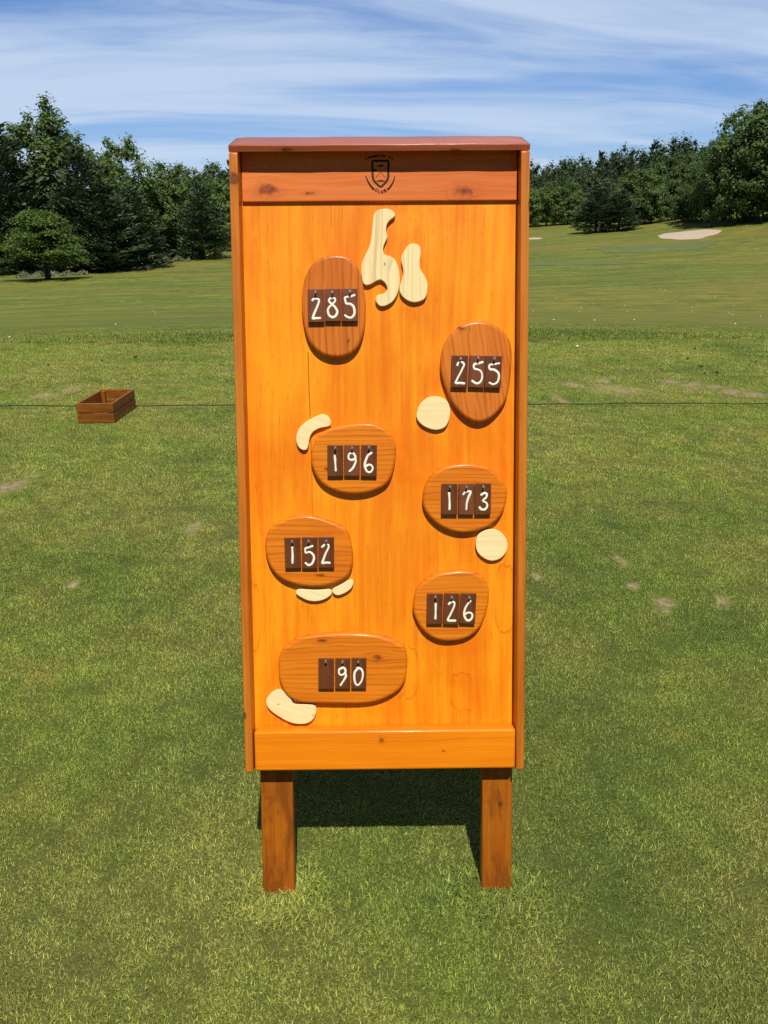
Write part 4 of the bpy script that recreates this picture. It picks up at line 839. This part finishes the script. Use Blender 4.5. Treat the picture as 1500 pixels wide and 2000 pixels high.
# ------------------------------------------------------------------ grass
def make_tuft(name, seed, blades, rad, hmin, hmax, width, lean0, lean1):
    g = np.random.default_rng(seed); n = blades
    rr = rad * np.sqrt(g.random(n)); a = g.random(n) * 6.283
    base = np.stack([rr * np.cos(a), rr * np.sin(a), np.full(n, -0.004)], 1)
    h = g.uniform(hmin, hmax, n); hd = g.random(n) * 6.283
    l0 = g.uniform(lean0, lean1, n); l1 = np.minimum(l0 + g.uniform(0.2, 0.9, n), 1.5)
    d = np.stack([np.cos(hd), np.sin(hd)], 1); tw = g.uniform(-0.9, 0.9, n)
    s = np.stack([-np.sin(hd + tw), np.cos(hd + tw), g.uniform(-.3, .3, n)], 1)
    w = (width * g.uniform(0.7, 1.3, n))[:, None] / 2
    up = np.array([0, 0, 1.0])
    def step(l): return np.concatenate([d * np.sin(l)[:, None], np.cos(l)[:, None]], 1)
    p1 = base + step(l0) * (h * 0.55)[:, None]; p2 = p1 + step(l1) * (h * 0.45)[:, None]
    V = np.stack([base - s * w, base + s * w, p1 + s * w * 0.9, p1 - s * w * 0.9, p2], 1).reshape(-1, 3)
    i = np.arange(n)[:, None] * 5
    me = np_mesh(name, V, [i + np.array([[0, 1, 2, 3]]), i + np.array([[3, 2, 4]])])
    at = me.attributes.new('shade', 'FLOAT', 'POINT')
    sh = np.repeat(g.random(n) ** 1.1, 5).astype(np.float32); at.data.foreach_set('value', sh)
    me.materials.append(M_blade)
    return bpy.data.objects.new(name, me)


def build_grass():
    g = np.random.default_rng(77)
    tufts = [make_tuft("tuft", 1 + k, 120, 0.048, 0.007, 0.019, 0.0014, 0.10, 1.05) for k in range(4)]
    tufts += [make_tuft("long_tuft", 11 + k, 50, 0.07, 0.018, 0.042, 0.0034, 0.1, 1.0) for k in range(2)]
    P = []; SC = []; IX = []
    def region(y0, y1, dens, sc, idx, edge=1.5, slope=0.72):
        w1 = slope * y1 + edge; n = int((y1 - y0) * 2 * w1 * dens)
        x = g.uniform(-w1, w1, n); y = g.uniform(y0, y1, n)
        k = np.abs(x) < slope * y + edge; x, y = x[k], y[k]
        P.append(np.stack([x, y], 1)); SC.append(g.uniform(0.75, 1.3, len(x)) * sc); IX.append(g.choice(idx, len(x)))
    region(0.45, 2.6, 1000, 1.0, [0, 1, 2, 3]); region(2.6, 4.6, 620, 1.15, [0, 1, 2, 3]); region(4.6, 8.0, 420, 1.45, [0, 1, 2, 3]); region(8.0, 11.6, 210, 1.9, [0, 1, 2, 3])
    region(11.3, 13.1, 190, 1.5, [4, 5]); region(13.1, 17, 60, 1.7, [0, 1, 2, 3])
    for (x0, x1, yy) in ((-0.305, -0.225, 1.463), (0.24, 0.312, 1.467)):                 # taller tufts the mower misses round the posts
        n = 70; x = g.uniform(x0 - 0.015, x1 + 0.015, n); y = yy - g.uniform(0.004, 0.022, n) + 0.007 * x
        P.append(np.stack([x, y], 1)); SC.append(g.uniform(1.2, 2.1, n)); IX.append(g.choice([0, 1, 2, 3], n))
    P = np.concatenate(P); SC = np.concatenate(SC); IX = np.concatenate(IX)
    keep = np.ones(len(P), bool)
    for (x, y, rx, ry, a, dens) in PATCH:
        dx, dy = P[:, 0] - x, P[:, 1] - y; ca, sa = math.cos(a), math.sin(a)
        q = ((dx * ca + dy * sa) / rx) ** 2 + ((-dx * sa + dy * ca) / ry) ** 2
        dens = dens * 0.9 if rx < 0.07 else min(1.0, dens * 1.2)
        keep &= ~((q < 1.0) & (g.random(len(P)) < dens * (1.0 - 0.75 * q)))
    # inside the crate no grass stands
    keep &= ~((P[:, 0] > -2.61) & (P[:, 0] < -2.28) & (P[:, 1] > 6.41) & (P[:, 1] < 7.04))
    P, SC, IX = P[keep], SC[keep], IX[keep]
    n = len(P)
    me = bpy.data.meshes.new("lawn_grass"); me.vertices.add(n)
    V = np.concatenate([P, gz(P[:, 0], P[:, 1])[:, None]], 1).astype(np.float32); me.vertices.foreach_set('co', V.ravel())
    rot = np.zeros((n, 3), np.float32); rot[:, 2] = g.random(n) * 6.283
    me.attributes.new('rot', 'FLOAT_VECTOR', 'POINT').data.foreach_set('vector', rot.ravel())
    me.attributes.new('scl', 'FLOAT', 'POINT').data.foreach_set('value', SC.astype(np.float32))
    me.attributes.new('tint', 'FLOAT', 'POINT').data.foreach_set('value', g.random(n).astype(np.float32))
    me.attributes.new('pick', 'INT', 'POINT').data.foreach_set('value', IX.astype(np.int32))
    me.update()
    o = tag(link("lawn_grass", me, M_blade), kind='stuff')
    ng = bpy.data.node_groups.new("scatter_tufts", 'GeometryNodeTree')
    ng.interface.new_socket("Geometry", in_out='INPUT', socket_type='NodeSocketGeometry'); ng.interface.new_socket("Geometry", in_out='OUTPUT', socket_type='NodeSocketGeometry')
    N = ng.nodes; Lk = ng.links
    gi = N.new('NodeGroupInput'); go = N.new('NodeGroupOutput'); iop = N.new('GeometryNodeInstanceOnPoints')
    gti = N.new('GeometryNodeGeometryToInstance'); 
    for tf in tufts[::-1]:
        oi = N.new('GeometryNodeObjectInfo'); oi.inputs['Object'].default_value = tf
        gt = N.new('GeometryNodeGeometryToInstance'); Lk.new(oi.outputs['Geometry'], gt.inputs[0])
        if tf is tufts[-1]: jn = N.new('GeometryNodeJoinGeometry')
        Lk.new(gt.outputs[0], jn.inputs[0])
    N.remove(gti)
    def attr(name, typ):
        a = N.new('GeometryNodeInputNamedAttribute'); a.data_type = typ; a.inputs['Name'].default_value = name; return a.outputs['Attribute']
    Lk.new(gi.outputs[0], iop.inputs['Points']); Lk.new(jn.outputs[0], iop.inputs['Instance']); iop.inputs['Pick Instance'].default_value = True
    Lk.new(attr('pick', 'INT'), iop.inputs['Instance Index'])
    e2r = N.new('FunctionNodeEulerToRotation'); Lk.new(attr('rot', 'FLOAT_VECTOR'), e2r.inputs[0]); Lk.new(e2r.outputs[0], iop.inputs['Rotation'])
    cx = N.new('ShaderNodeCombineXYZ'); a = attr('scl', 'FLOAT')
    for i in range(3): Lk.new(a, cx.inputs[i])
    Lk.new(cx.outputs[0], iop.inputs['Scale']); Lk.new(iop.outputs[0], go.inputs[0])
    md = o.modifiers.new("scatter", 'NODES'); md.node_group = ng


# ------------------------------------------------------------------ trees
def mat_leaf(name, a, b_, c, trans=0.25, rough=0.55):
    m, t, b = new_mat(name)
    P = t.new('ShaderNodeTexCoord').outputs['Object']
    n1 = t.noise(P, 0.75, 3, 0.6); n2 = t.noise(P, 4.0, 2, 0.6)
    oi = t.new('ShaderNodeObjectInfo').outputs['Random']
    col = t.mix(t.rng(n1, 0.35, 0.65), a, b_)
    col = t.mix(t.rng(n2, 0.45, 0.75, 0.0, 0.7), col, c)
    v = t.m('ADD', 0.8, t.m('MULTIPLY', oi, 0.4)); col = t.mix(1.0, col, t.xyz(v, v, t.m('MULTIPLY', v, 0.95)), 'MULTIPLY')
    t.l.new(col, b.inputs['Base Color']); b.inputs['Roughness'].default_value = rough; b.inputs['Specular IOR Level'].default_value = 0.25
    tr = t.new('ShaderNodeBsdfTranslucent'); t.l.new(col, tr.inputs['Color'])
    mx = t.new('ShaderNodeMixShader'); mx.inputs[0].default_value = trans
    t.l.new(b.outputs[0], mx.inputs[1]); t.l.new(tr.outputs[0], mx.inputs[2]); t.l.new(mx.outputs[0], t.n['Material Output'].inputs['Surface'])
    return m


M_bark = plain("bark", (0.085, 0.065, 0.048), 0.9, 0.35, 6, 0.2, bump=0.6)
M_dec = mat_leaf("broad_leaves", (0.070, 0.125, 0.035), (0.108, 0.174, 0.046), (0.148, 0.217, 0.062))
M_light = mat_leaf("light_leaves", (0.091, 0.158, 0.039), (0.144, 0.219, 0.053), (0.193, 0.263, 0.079), 0.3)
M_pine = mat_leaf("pine_needles", (0.042, 0.073, 0.035), (0.059, 0.097, 0.042), (0.080, 0.122, 0.052), 0.12)
M_orn = mat_leaf("small_leaves", (0.064, 0.120, 0.024), (0.105, 0.169, 0.029), (0.137, 0.201, 0.041), 0.3)
M_under = mat_leaf("pale_undergrowth", (0.13, 0.15, 0.07), (0.19, 0.20, 0.11), (0.25, 0.26, 0.17), 0.2)


def cards(g, C, N, size, aspect=0.55):
    """rhombic leaf sprays at centres C facing N"""
    n = len(C); N = N / (np.linalg.norm(N, axis=1)[:, None] + 1e-9)
    r = g.normal(size=(n, 3)); T = np.cross(N, r); T /= np.linalg.norm(T, axis=1)[:, None] + 1e-9; Bt = np.cross(N, T)
    s = (size * g.uniform(0.6, 1.4, n))[:, None]
    bend = N * s * 0.18
    V = np.stack([C - T * s, C + Bt * s * aspect - bend * 0, C + T * s - bend, C - Bt * s * aspect], 1).reshape(-1, 3)
    return V, np.arange(n * 4).reshape(-1, 4)


def broad_crown(seed, h, r, base, nclump, per, size, c0=0.12, c1=0.25, upright=0.0):
    g = np.random.default_rng(seed); C = []; N = []
    ph = g.random(6) * 6.28
    zc = (h + base) / 2; hz = (h - base) / 2
    cl = []
    while len(cl) < nclump:
        u = g.normal(size=3); u /= np.linalg.norm(u)
        rad = g.random() ** 0.33
        lob = 1 + 0.16 * math.sin(3 * math.atan2(u[1], u[0]) + ph[0] + 2 * u[2]) + 0.14 * math.sin(5 * math.atan2(u[1], u[0]) + ph[1]) + 0.12 * math.sin(4 * u[2] + ph[2])
        p = u * rad * lob
        wz = 1.0 if p[2] < 0 else 1.0 - 0.45 * max(0, p[2]) ** 2
        p[0] *= r * wz; p[1] *= r * wz
        cl.append((p[0], p[1], zc + p[2] * hz))
    for c in cl:
        cr_ = r * g.uniform(c0, c1); k = int(per * g.uniform(0.6, 1.4))
        u = g.normal(size=(k, 3)); u /= np.linalg.norm(u, axis=1)[:, None]
        q = u * (cr_ * np.minimum(np.abs(g.normal(0.0, 0.70, (k, 1))), g.uniform(0.9, 1.25, (k, 1)))); q[:, 2] *= 0.9 + upright
        C.append(np.array(c) + q)
        out = np.array(c) - np.array([0, 0, zc - 0.2 * hz]); out = out / (np.linalg.norm(out) + 1e-6)
        N.append(u * 0.8 + out * 0.5 + g.normal(size=(k, 3)) * 0.45 + np.array([0, 0, 0.35]))
    C = np.concatenate(C); N = np.concatenate(N)
    return cards(g, C, N, size)


def pine_crown(seed, h, r, base, n, size):
    g = np.random.default_rng(seed); C = []; N = []; D = []
    z = base
    while z < h * 0.985:
        f = (z - base) / (h - base); L = r * (1 - f) ** 0.75 * (0.85 if f < 0.12 else 1.0) + 0.25
        nb = 7 if f < 0.6 else 5
        for b in range(nb):
            a = g.random() * 6.283; l = L * g.uniform(0.6, 1.12); el = g.uniform(-0.08, 0.22) + 0.55 * f
            k = max(5, int(n * (l / r) ** 1.2))
            s = g.uniform(0.12, 1.0, k) ** 0.8
            d = np.array([math.cos(a), math.sin(a), 0])
            side = np.array([-math.sin(a), math.cos(a), 0])
            p = d[None] * (s * l)[:, None] + np.array([0, 0, 1.0])[None] * (z + s * l * el + 0.12 * l * s ** 2)[:, None]
            p += side[None] * (g.normal(size=k) * 0.22 * l * s * (1.05 - s * 0.5))[:, None] + g.normal(size=(k, 3)) * np.array([.10, .10, .13])
            C.append(p); N.append(g.normal(size=(k, 3)) * 0.6 + np.array([0, 0, 0.9]) + d * 0.3)
            D.append(np.tile(d + np.array([0, 0, el + 0.35]), (k, 1)) + side * g.normal(size=(k, 1)) * 0.6)
        z += (h - base) / 26 * g.uniform(0.8, 1.2)
    C = np.concatenate(C); N = np.concatenate(N); D = np.concatenate(D)
    n = len(C); T = D / np.linalg.norm(D, axis=1)[:, None]; Bt = np.cross(N, T); Bt /= np.linalg.norm(Bt, axis=1)[:, None] + 1e-9
    s = (size * g.uniform(0.6, 1.4, n))[:, None]
    V = np.stack([C - T * s * 0.6, C + Bt * s * 0.30, C + T * s, C - Bt * s * 0.30], 1).reshape(-1, 3)
    return V, np.arange(n * 4).reshape(-1, 4)


def layered_crown(seed, h, r, base, npad, per, size):
    """low spreading tree: flat sprays of foliage in tiers"""
    g = np.random.default_rng(seed); C = []; N = []
    for i in range(npad):
        f = g.random() ** 0.8; z = base + (h - base) * f
        R_ = r * g.uniform(0.7, 1.1) * (1.0 - 0.72 * f ** 1.15); a = g.random() * 6.283; rr = R_ * g.random() ** 0.5
        c = np.array([rr * math.cos(a), rr * math.sin(a), z - 0.10 * rr]); pr = r * g.uniform(0.14, 0.34); k = int(per * g.uniform(.6, 1.4))
        q = g.normal(size=(k, 3)) * np.array([pr * .6, pr * .6, pr * 0.11]); q[:, 2] -= 0.16 * (q[:, 0] ** 2 + q[:, 1] ** 2) / pr
        C.append(c + q); N.append(g.normal(size=(k, 3)) * 0.5 + np.array([0.0, 0, 1.0]) + 0.25 * q / pr)
    return cards(g, np.concatenate(C), np.concatenate(N), size, 0.5)


def trunk_bm(seed, h, r, limbs, multi=1):
    rnd = random.Random(seed); bm = bmesh.new()
    for m in range(multi):
        a0 = m * 2.1; ox = 0.0 if multi == 1 else 0.10
        lean = 0 if multi == 1 else 0.28
        P = [(ox * math.cos(a0) + lean * math.cos(a0) * h * f * f + rnd.uniform(-.05, .05) * h * .05, ox * math.sin(a0) + lean * math.sin(a0) * h * f * f, -0.3 + (h + 0.3) * f) for f in (0, .12, .3, .5, .7, .9)]
        add_tube(bm, P, [r * 1.35, r, r * .85, r * .65, r * .4, r * .12], 8)
        for k in range(limbs):
            f = rnd.uniform(.3, .8); a = rnd.uniform(0, 6.28); L = h * rnd.uniform(.15, .3)
            b = Vector(P[min(4, int(f * 5))]); 
            e = b + Vector((math.cos(a) * L, math.sin(a) * L, L * rnd.uniform(.4, .9)))
            mid = b.lerp(e, .5) + Vector((0, 0, -.08 * L))
            add_tube(bm, [b, mid, e], [r * .4, r * .26, r * .08], 6)
    return bm


PROTO = {}


def proto(kind):
    """(crown mesh, trunk mesh) for a kind of tree, built once at unit-like true size"""
    if kind in PROTO: return PROTO[kind]
    k, s = kind
    if k == 'tall': V, F = broad_crown(100 + s, 15.0, 4.6, 2.0, 230, 120, 0.17, upright=0.15); mt = M_light; tr = trunk_bm(s, 12, .26, 5)
    elif k == 'light': V, F = broad_crown(140 + s, 10.0, 3.8, 0.8, 190, 120, 0.155); mt = M_light; tr = trunk_bm(s, 8, .18, 5)
    elif k == 'bushy': V, F = broad_crown(170 + s, 12.0, 5.0, 0.2, 270, 125, 0.17); mt = M_dec; tr = trunk_bm(s, 9, .22, 5)
    elif k == 'pine': V, F = pine_crown(200 + s, 11.0, 3.6, 0.5, 75, 0.27); mt = M_pine; tr = trunk_bm(s, 10.6, .18, 0)
    elif k == 'orn': V, F = layered_crown(230 + s, 5.2, 3.6, 1.55, 80, 330, 0.105); mt = M_orn; tr = trunk_bm(s, 3.2, .13, 3, 3)
    cm = np_mesh("crown", V, [F]); cm.materials.append(mt)
    tm = bpy.data.meshes.new("trunk"); bmesh.ops.recalc_face_normals(tr, faces=tr.faces[:]); tr.to_mesh(tm); tr.free(); tm.materials.append(M_bark)
    PROTO[kind] = (cm, tm, {'tall': 15.0, 'light': 10.0, 'bushy': 12.0, 'pine': 11.0, 'orn': 5.2}[k])
    return PROTO[kind]


def tree(name, kind, px, d, top, label, cat="tree", wide=1.0, group=None, sink=0.0, rot=None):
    """stand a tree d metres off in the direction of the given bearing (deg), its top at elevation angle top (deg)"""
    cm, tm, h0 = proto(kind)
    x, y = polar(px, d); z0 = gz(x, y) - 0.05 - sink
    ht = CAM_H + d * math.tan(R(top)) - z0; s = ht / h0
    e = empty(name, (x, y, z0)); e.scale = (s * wide, s * wide, s); e.rotation_euler = (0, 0, (px * 37.7) % 6.28 if rot is None else rot)
    link("trunk", tm, None, e); link("crown", cm, None, e)
    tag(e, label, cat, group)


FARMARKS = [
    ("sand_bunker", (20.5, 95.5, 3.0, 5.2, -0.25, M_sand, 4, 0.12)), ("sand_bunker", (10.45, 108.0, 1.3, 1.6, 0.0, M_sand, 6, 0.1)),
    ("putting_green", (18.1, 81.5, 5.6, 5.6, 0.0, M_green, 9, 0.10)), ("putting_green", (13.4, 63.5, 5.2, 4.6, 0.0, M_green, 12, 0.10)),
]
TEE = (2.753, 7.559)


def build_trees():
    gl, gr = "trees along the left of the range", "trees along the right of the range"
    tree("spreading_tree", ('orn', 0), -22.6, 66.5, 1.10, "small spreading tree standing alone on the grass, its round shadow under it", group=gl, wide=0.98)
    tree("broadleaf_tree", ('tall', 0), -21.63, 86, 7.30, "tallest leafy tree in the left wood, pale green crown above the dark pines", group=gl, wide=1.15)
    tree("pine_tree", ('pine', 0), -24.3, 82, 6.0, "dark tall pine cut off by the left edge of the photo", "pine", 1.35, gl)
    tree("pine_tree", ('pine', 1), -19.74, 79, 5.0, "dark pine just right of the tallest leafy tree", "pine", 1.4, gl)
    tree("broadleaf_tree", ('tall', 1), -17.5, 92, 5.42, "leafy tree with a ragged double top between two dark pines", group=gl, wide=1.05)
    tree("pine_tree", ('pine', 2), -17.0, 80, 2.7, "broad low pine at the front of the left wood, casting shade on the grass", "pine", 1.7, gl)
    tree("pine_tree", ('pine', 0), -18.6, 77, 3.0, "dark pine behind the right side of the small spreading tree", "pine", 1.7, gl)
    tree("pine_tree", ('pine', 2), -22.6, 83, 3.9, "dark pine right behind the small spreading tree", "pine", 1.6, gl)
    tree("pine_tree", ('pine', 1), -20.9, 80, 2.6, "low dark pine filling the gap beside the small spreading tree", "pine", 1.8, gl)
    tree("leafy_tree", ('light', 0), -14.5, 99, 3.75, "light green leafy tree left of the cone-shaped pine by the board", group=gl, wide=1.1)
    tree("leafy_tree", ('light', 1), -15.6, 97, 3.3, "lighter green tree between the broad low pine and the pale bushes", group=gl, wide=1.2)
    tree("pine_tree", ('pine', 1), -12.4, 93, 3.30, "cone-shaped grey-green pine standing alone nearest the left of the board", "pine", 1.25, gl, rot=2.0)
    tree("leafy_tree", ('light', 2), -10.4, 106, 3.2, "bright leafy tree whose crown is half hidden behind the board", group=gl, wide=1.2)
    tree("broadleaf_tree", ('bushy', 0), -13.3, 114, 3.80, "leafy tree whose top shows behind the cone-shaped pine", group=gl)
    tree("broadleaf_tree", ('bushy', 1), -11.4, 118, 3.72, "leafy tree top between the cone-shaped pine and the board", group=gl)
    tree("broadleaf_tree", ('bushy', 2), -25.9, 92, 4.6, "leafy tree behind the pine at the left edge", group=gl)
    # right side
    tree("broadleaf_tree", ('bushy', 0), 23.7, 103, 6.75, "tallest dark leafy tree of the right side, near the right edge", group=gr, wide=1.0)
    tree("broadleaf_tree", ('bushy', 1), 22.5, 107, 6.05, "big dark leafy tree just left of the tallest one on the right", group=gr, wide=0.8)
    tree("broadleaf_tree", ('bushy', 2), 25.6, 101, 6.9, "big dark leafy tree cut off by the right edge", group=gr, wide=1.1)
    tree("broadleaf_tree", ('bushy', 2), 21.3, 113, 4.5, "leafy tree stepping down left of the big dark trees, above the bunker", group=gr, wide=0.8)
    tree("broadleaf_tree", ('bushy', 0), 19.5, 126, 4.25, "tall leafy tree rising from the far wood left of the bunker", group=gr, wide=1.1)
    tree("broadleaf_tree", ('bushy', 1), 18.1, 124, 3.4, "rounded leafy tree right behind the island pines", group=gr, wide=1.2)
    tree("pine_tree", ('pine', 0), 14.6, 114, 2.56, "wide-skirted pine, left one of the pair standing forward of the far wood", "pine", 2.0, gr)
    tree("pine_tree", ('pine', 2), 16.1, 114, 2.25, "wide-skirted pine, right one of the pair standing forward of the far wood", "pine", 2.0, gr)
    tree("leafy_tree", ('light', 0), 16.9, 126, 3.25, "light green leafy tree rising behind the pair of forward pines", group=gr, wide=1.4)
    tree("leafy_tree", ('light', 1), 11.3, 142, 2.78, "light green tree just right of the board's edge in the far wood", group=gr, wide=1.3)
    tree("broadleaf_tree", ('bushy', 2), 12.8, 143, 2.7, "rounded tree left of the forward pines in front of the far wood", group=gr, wide=1.2)
    tree("leafy_tree", ('light', 2), 10.0, 140, 2.4, "light green tree partly hidden by the board's right edge", group=gr, wide=1.3)
    tree("broadleaf_tree", ('bushy', 1), 20.4, 117, 2.5, "low dark leafy tree standing above the far end of the bunker", group=gr, wide=1.4)
    g = np.random.default_rng(9); C = []
    for az0, az1, d0, d1, h, n in ((-16.6, -13.4, 89, 94, 0.55, 3500), (-12.0, -11.0, 97, 99, 0.5, 500), (-19.4, -16.6, 82, 86, 0.4, 900), (-24.5, -20.0, 74, 78, 0.35, 1500)):
        az = g.uniform(az0, az1, n); d = g.uniform(d0, d1, n)
        x, y = d * np.sin(np.radians(az)), d * np.cos(np.radians(az))
        C.append(np.stack([x, y, gz(x, y) + h * g.random(n) * (0.6 + 0.4 * np.sin(az * 7))], 1))
    C = np.concatenate(C); V, F = cards(g, C, g.normal(size=C.shape) + np.array([0, -.6, .5]), 0.14, 0.4)
    me = np_mesh("undergrowth", V, [F])
    tag(link("undergrowth", me, M_under), kind='stuff')



def build_wood():
    """the far-off wood along the back of the range, one mass"""
    g = np.random.default_rng(5); VV = []; FF = []; off = 0
    protos = [broad_crown(300 + k, 12, 4.8, -0.5, 90, 80, 0.27, 0.13, 0.28, 0.25) for k in range(3)] + [pine_crown(320 + k, 13, 3.4, 0.3, 20, 0.5) for k in range(2)]
    spots = []
    for az in np.arange(-11, 26, 0.62):
        for row in range(3):
            spots.append((az + g.uniform(-.5, .5), 158 + row * 16 + g.uniform(-5, 5) + (10 if az < 6 else 0), row))
    for az, d, row in spots:
        x, y = polar(az, d); z = gz(x, y) - 0.6
        ridge = np.interp(az, [-11, -5, 0, 5, 11, 14, 17, 19.5, 21, 26], [4.2, 4.0, 4.0, 4.0, 3.85, 4.35, 4.75, 5.0, 4.8, 5.2])
        topa = ridge + g.uniform(-.25, .20) - (2 - row) * 0.45
        ht = CAM_H + d * math.tan(R(topa)) - z
        V, F = protos[g.choice(5, p=[.22, .22, .22, .17, .17])]; s = ht / 12.5; a = g.random() * 6.28
        q = V.copy(); q[:, 0], q[:, 1] = V[:, 0] * math.cos(a) - V[:, 1] * math.sin(a), V[:, 0] * math.sin(a) + V[:, 1] * math.cos(a)
        VV.append(q * np.array([s * .95, s * .95, s]) + np.array([x, y, z])); FF.append(F + off); off += len(V)
    me = np_mesh("far_wood", np.concatenate(VV), [np.concatenate(FF)]); 
    tag(link("far_wood", me, M_wood), kind='stuff')


M_wood = mat_leaf("wood_leaves", (0.055, 0.095, 0.040), (0.085, 0.132, 0.048), (0.110, 0.162, 0.062), 0.2)

build_ground()
build_board()
build_crate()
build_rope()
build_ground_marks()
build_grass()
build_trees()
build_wood()
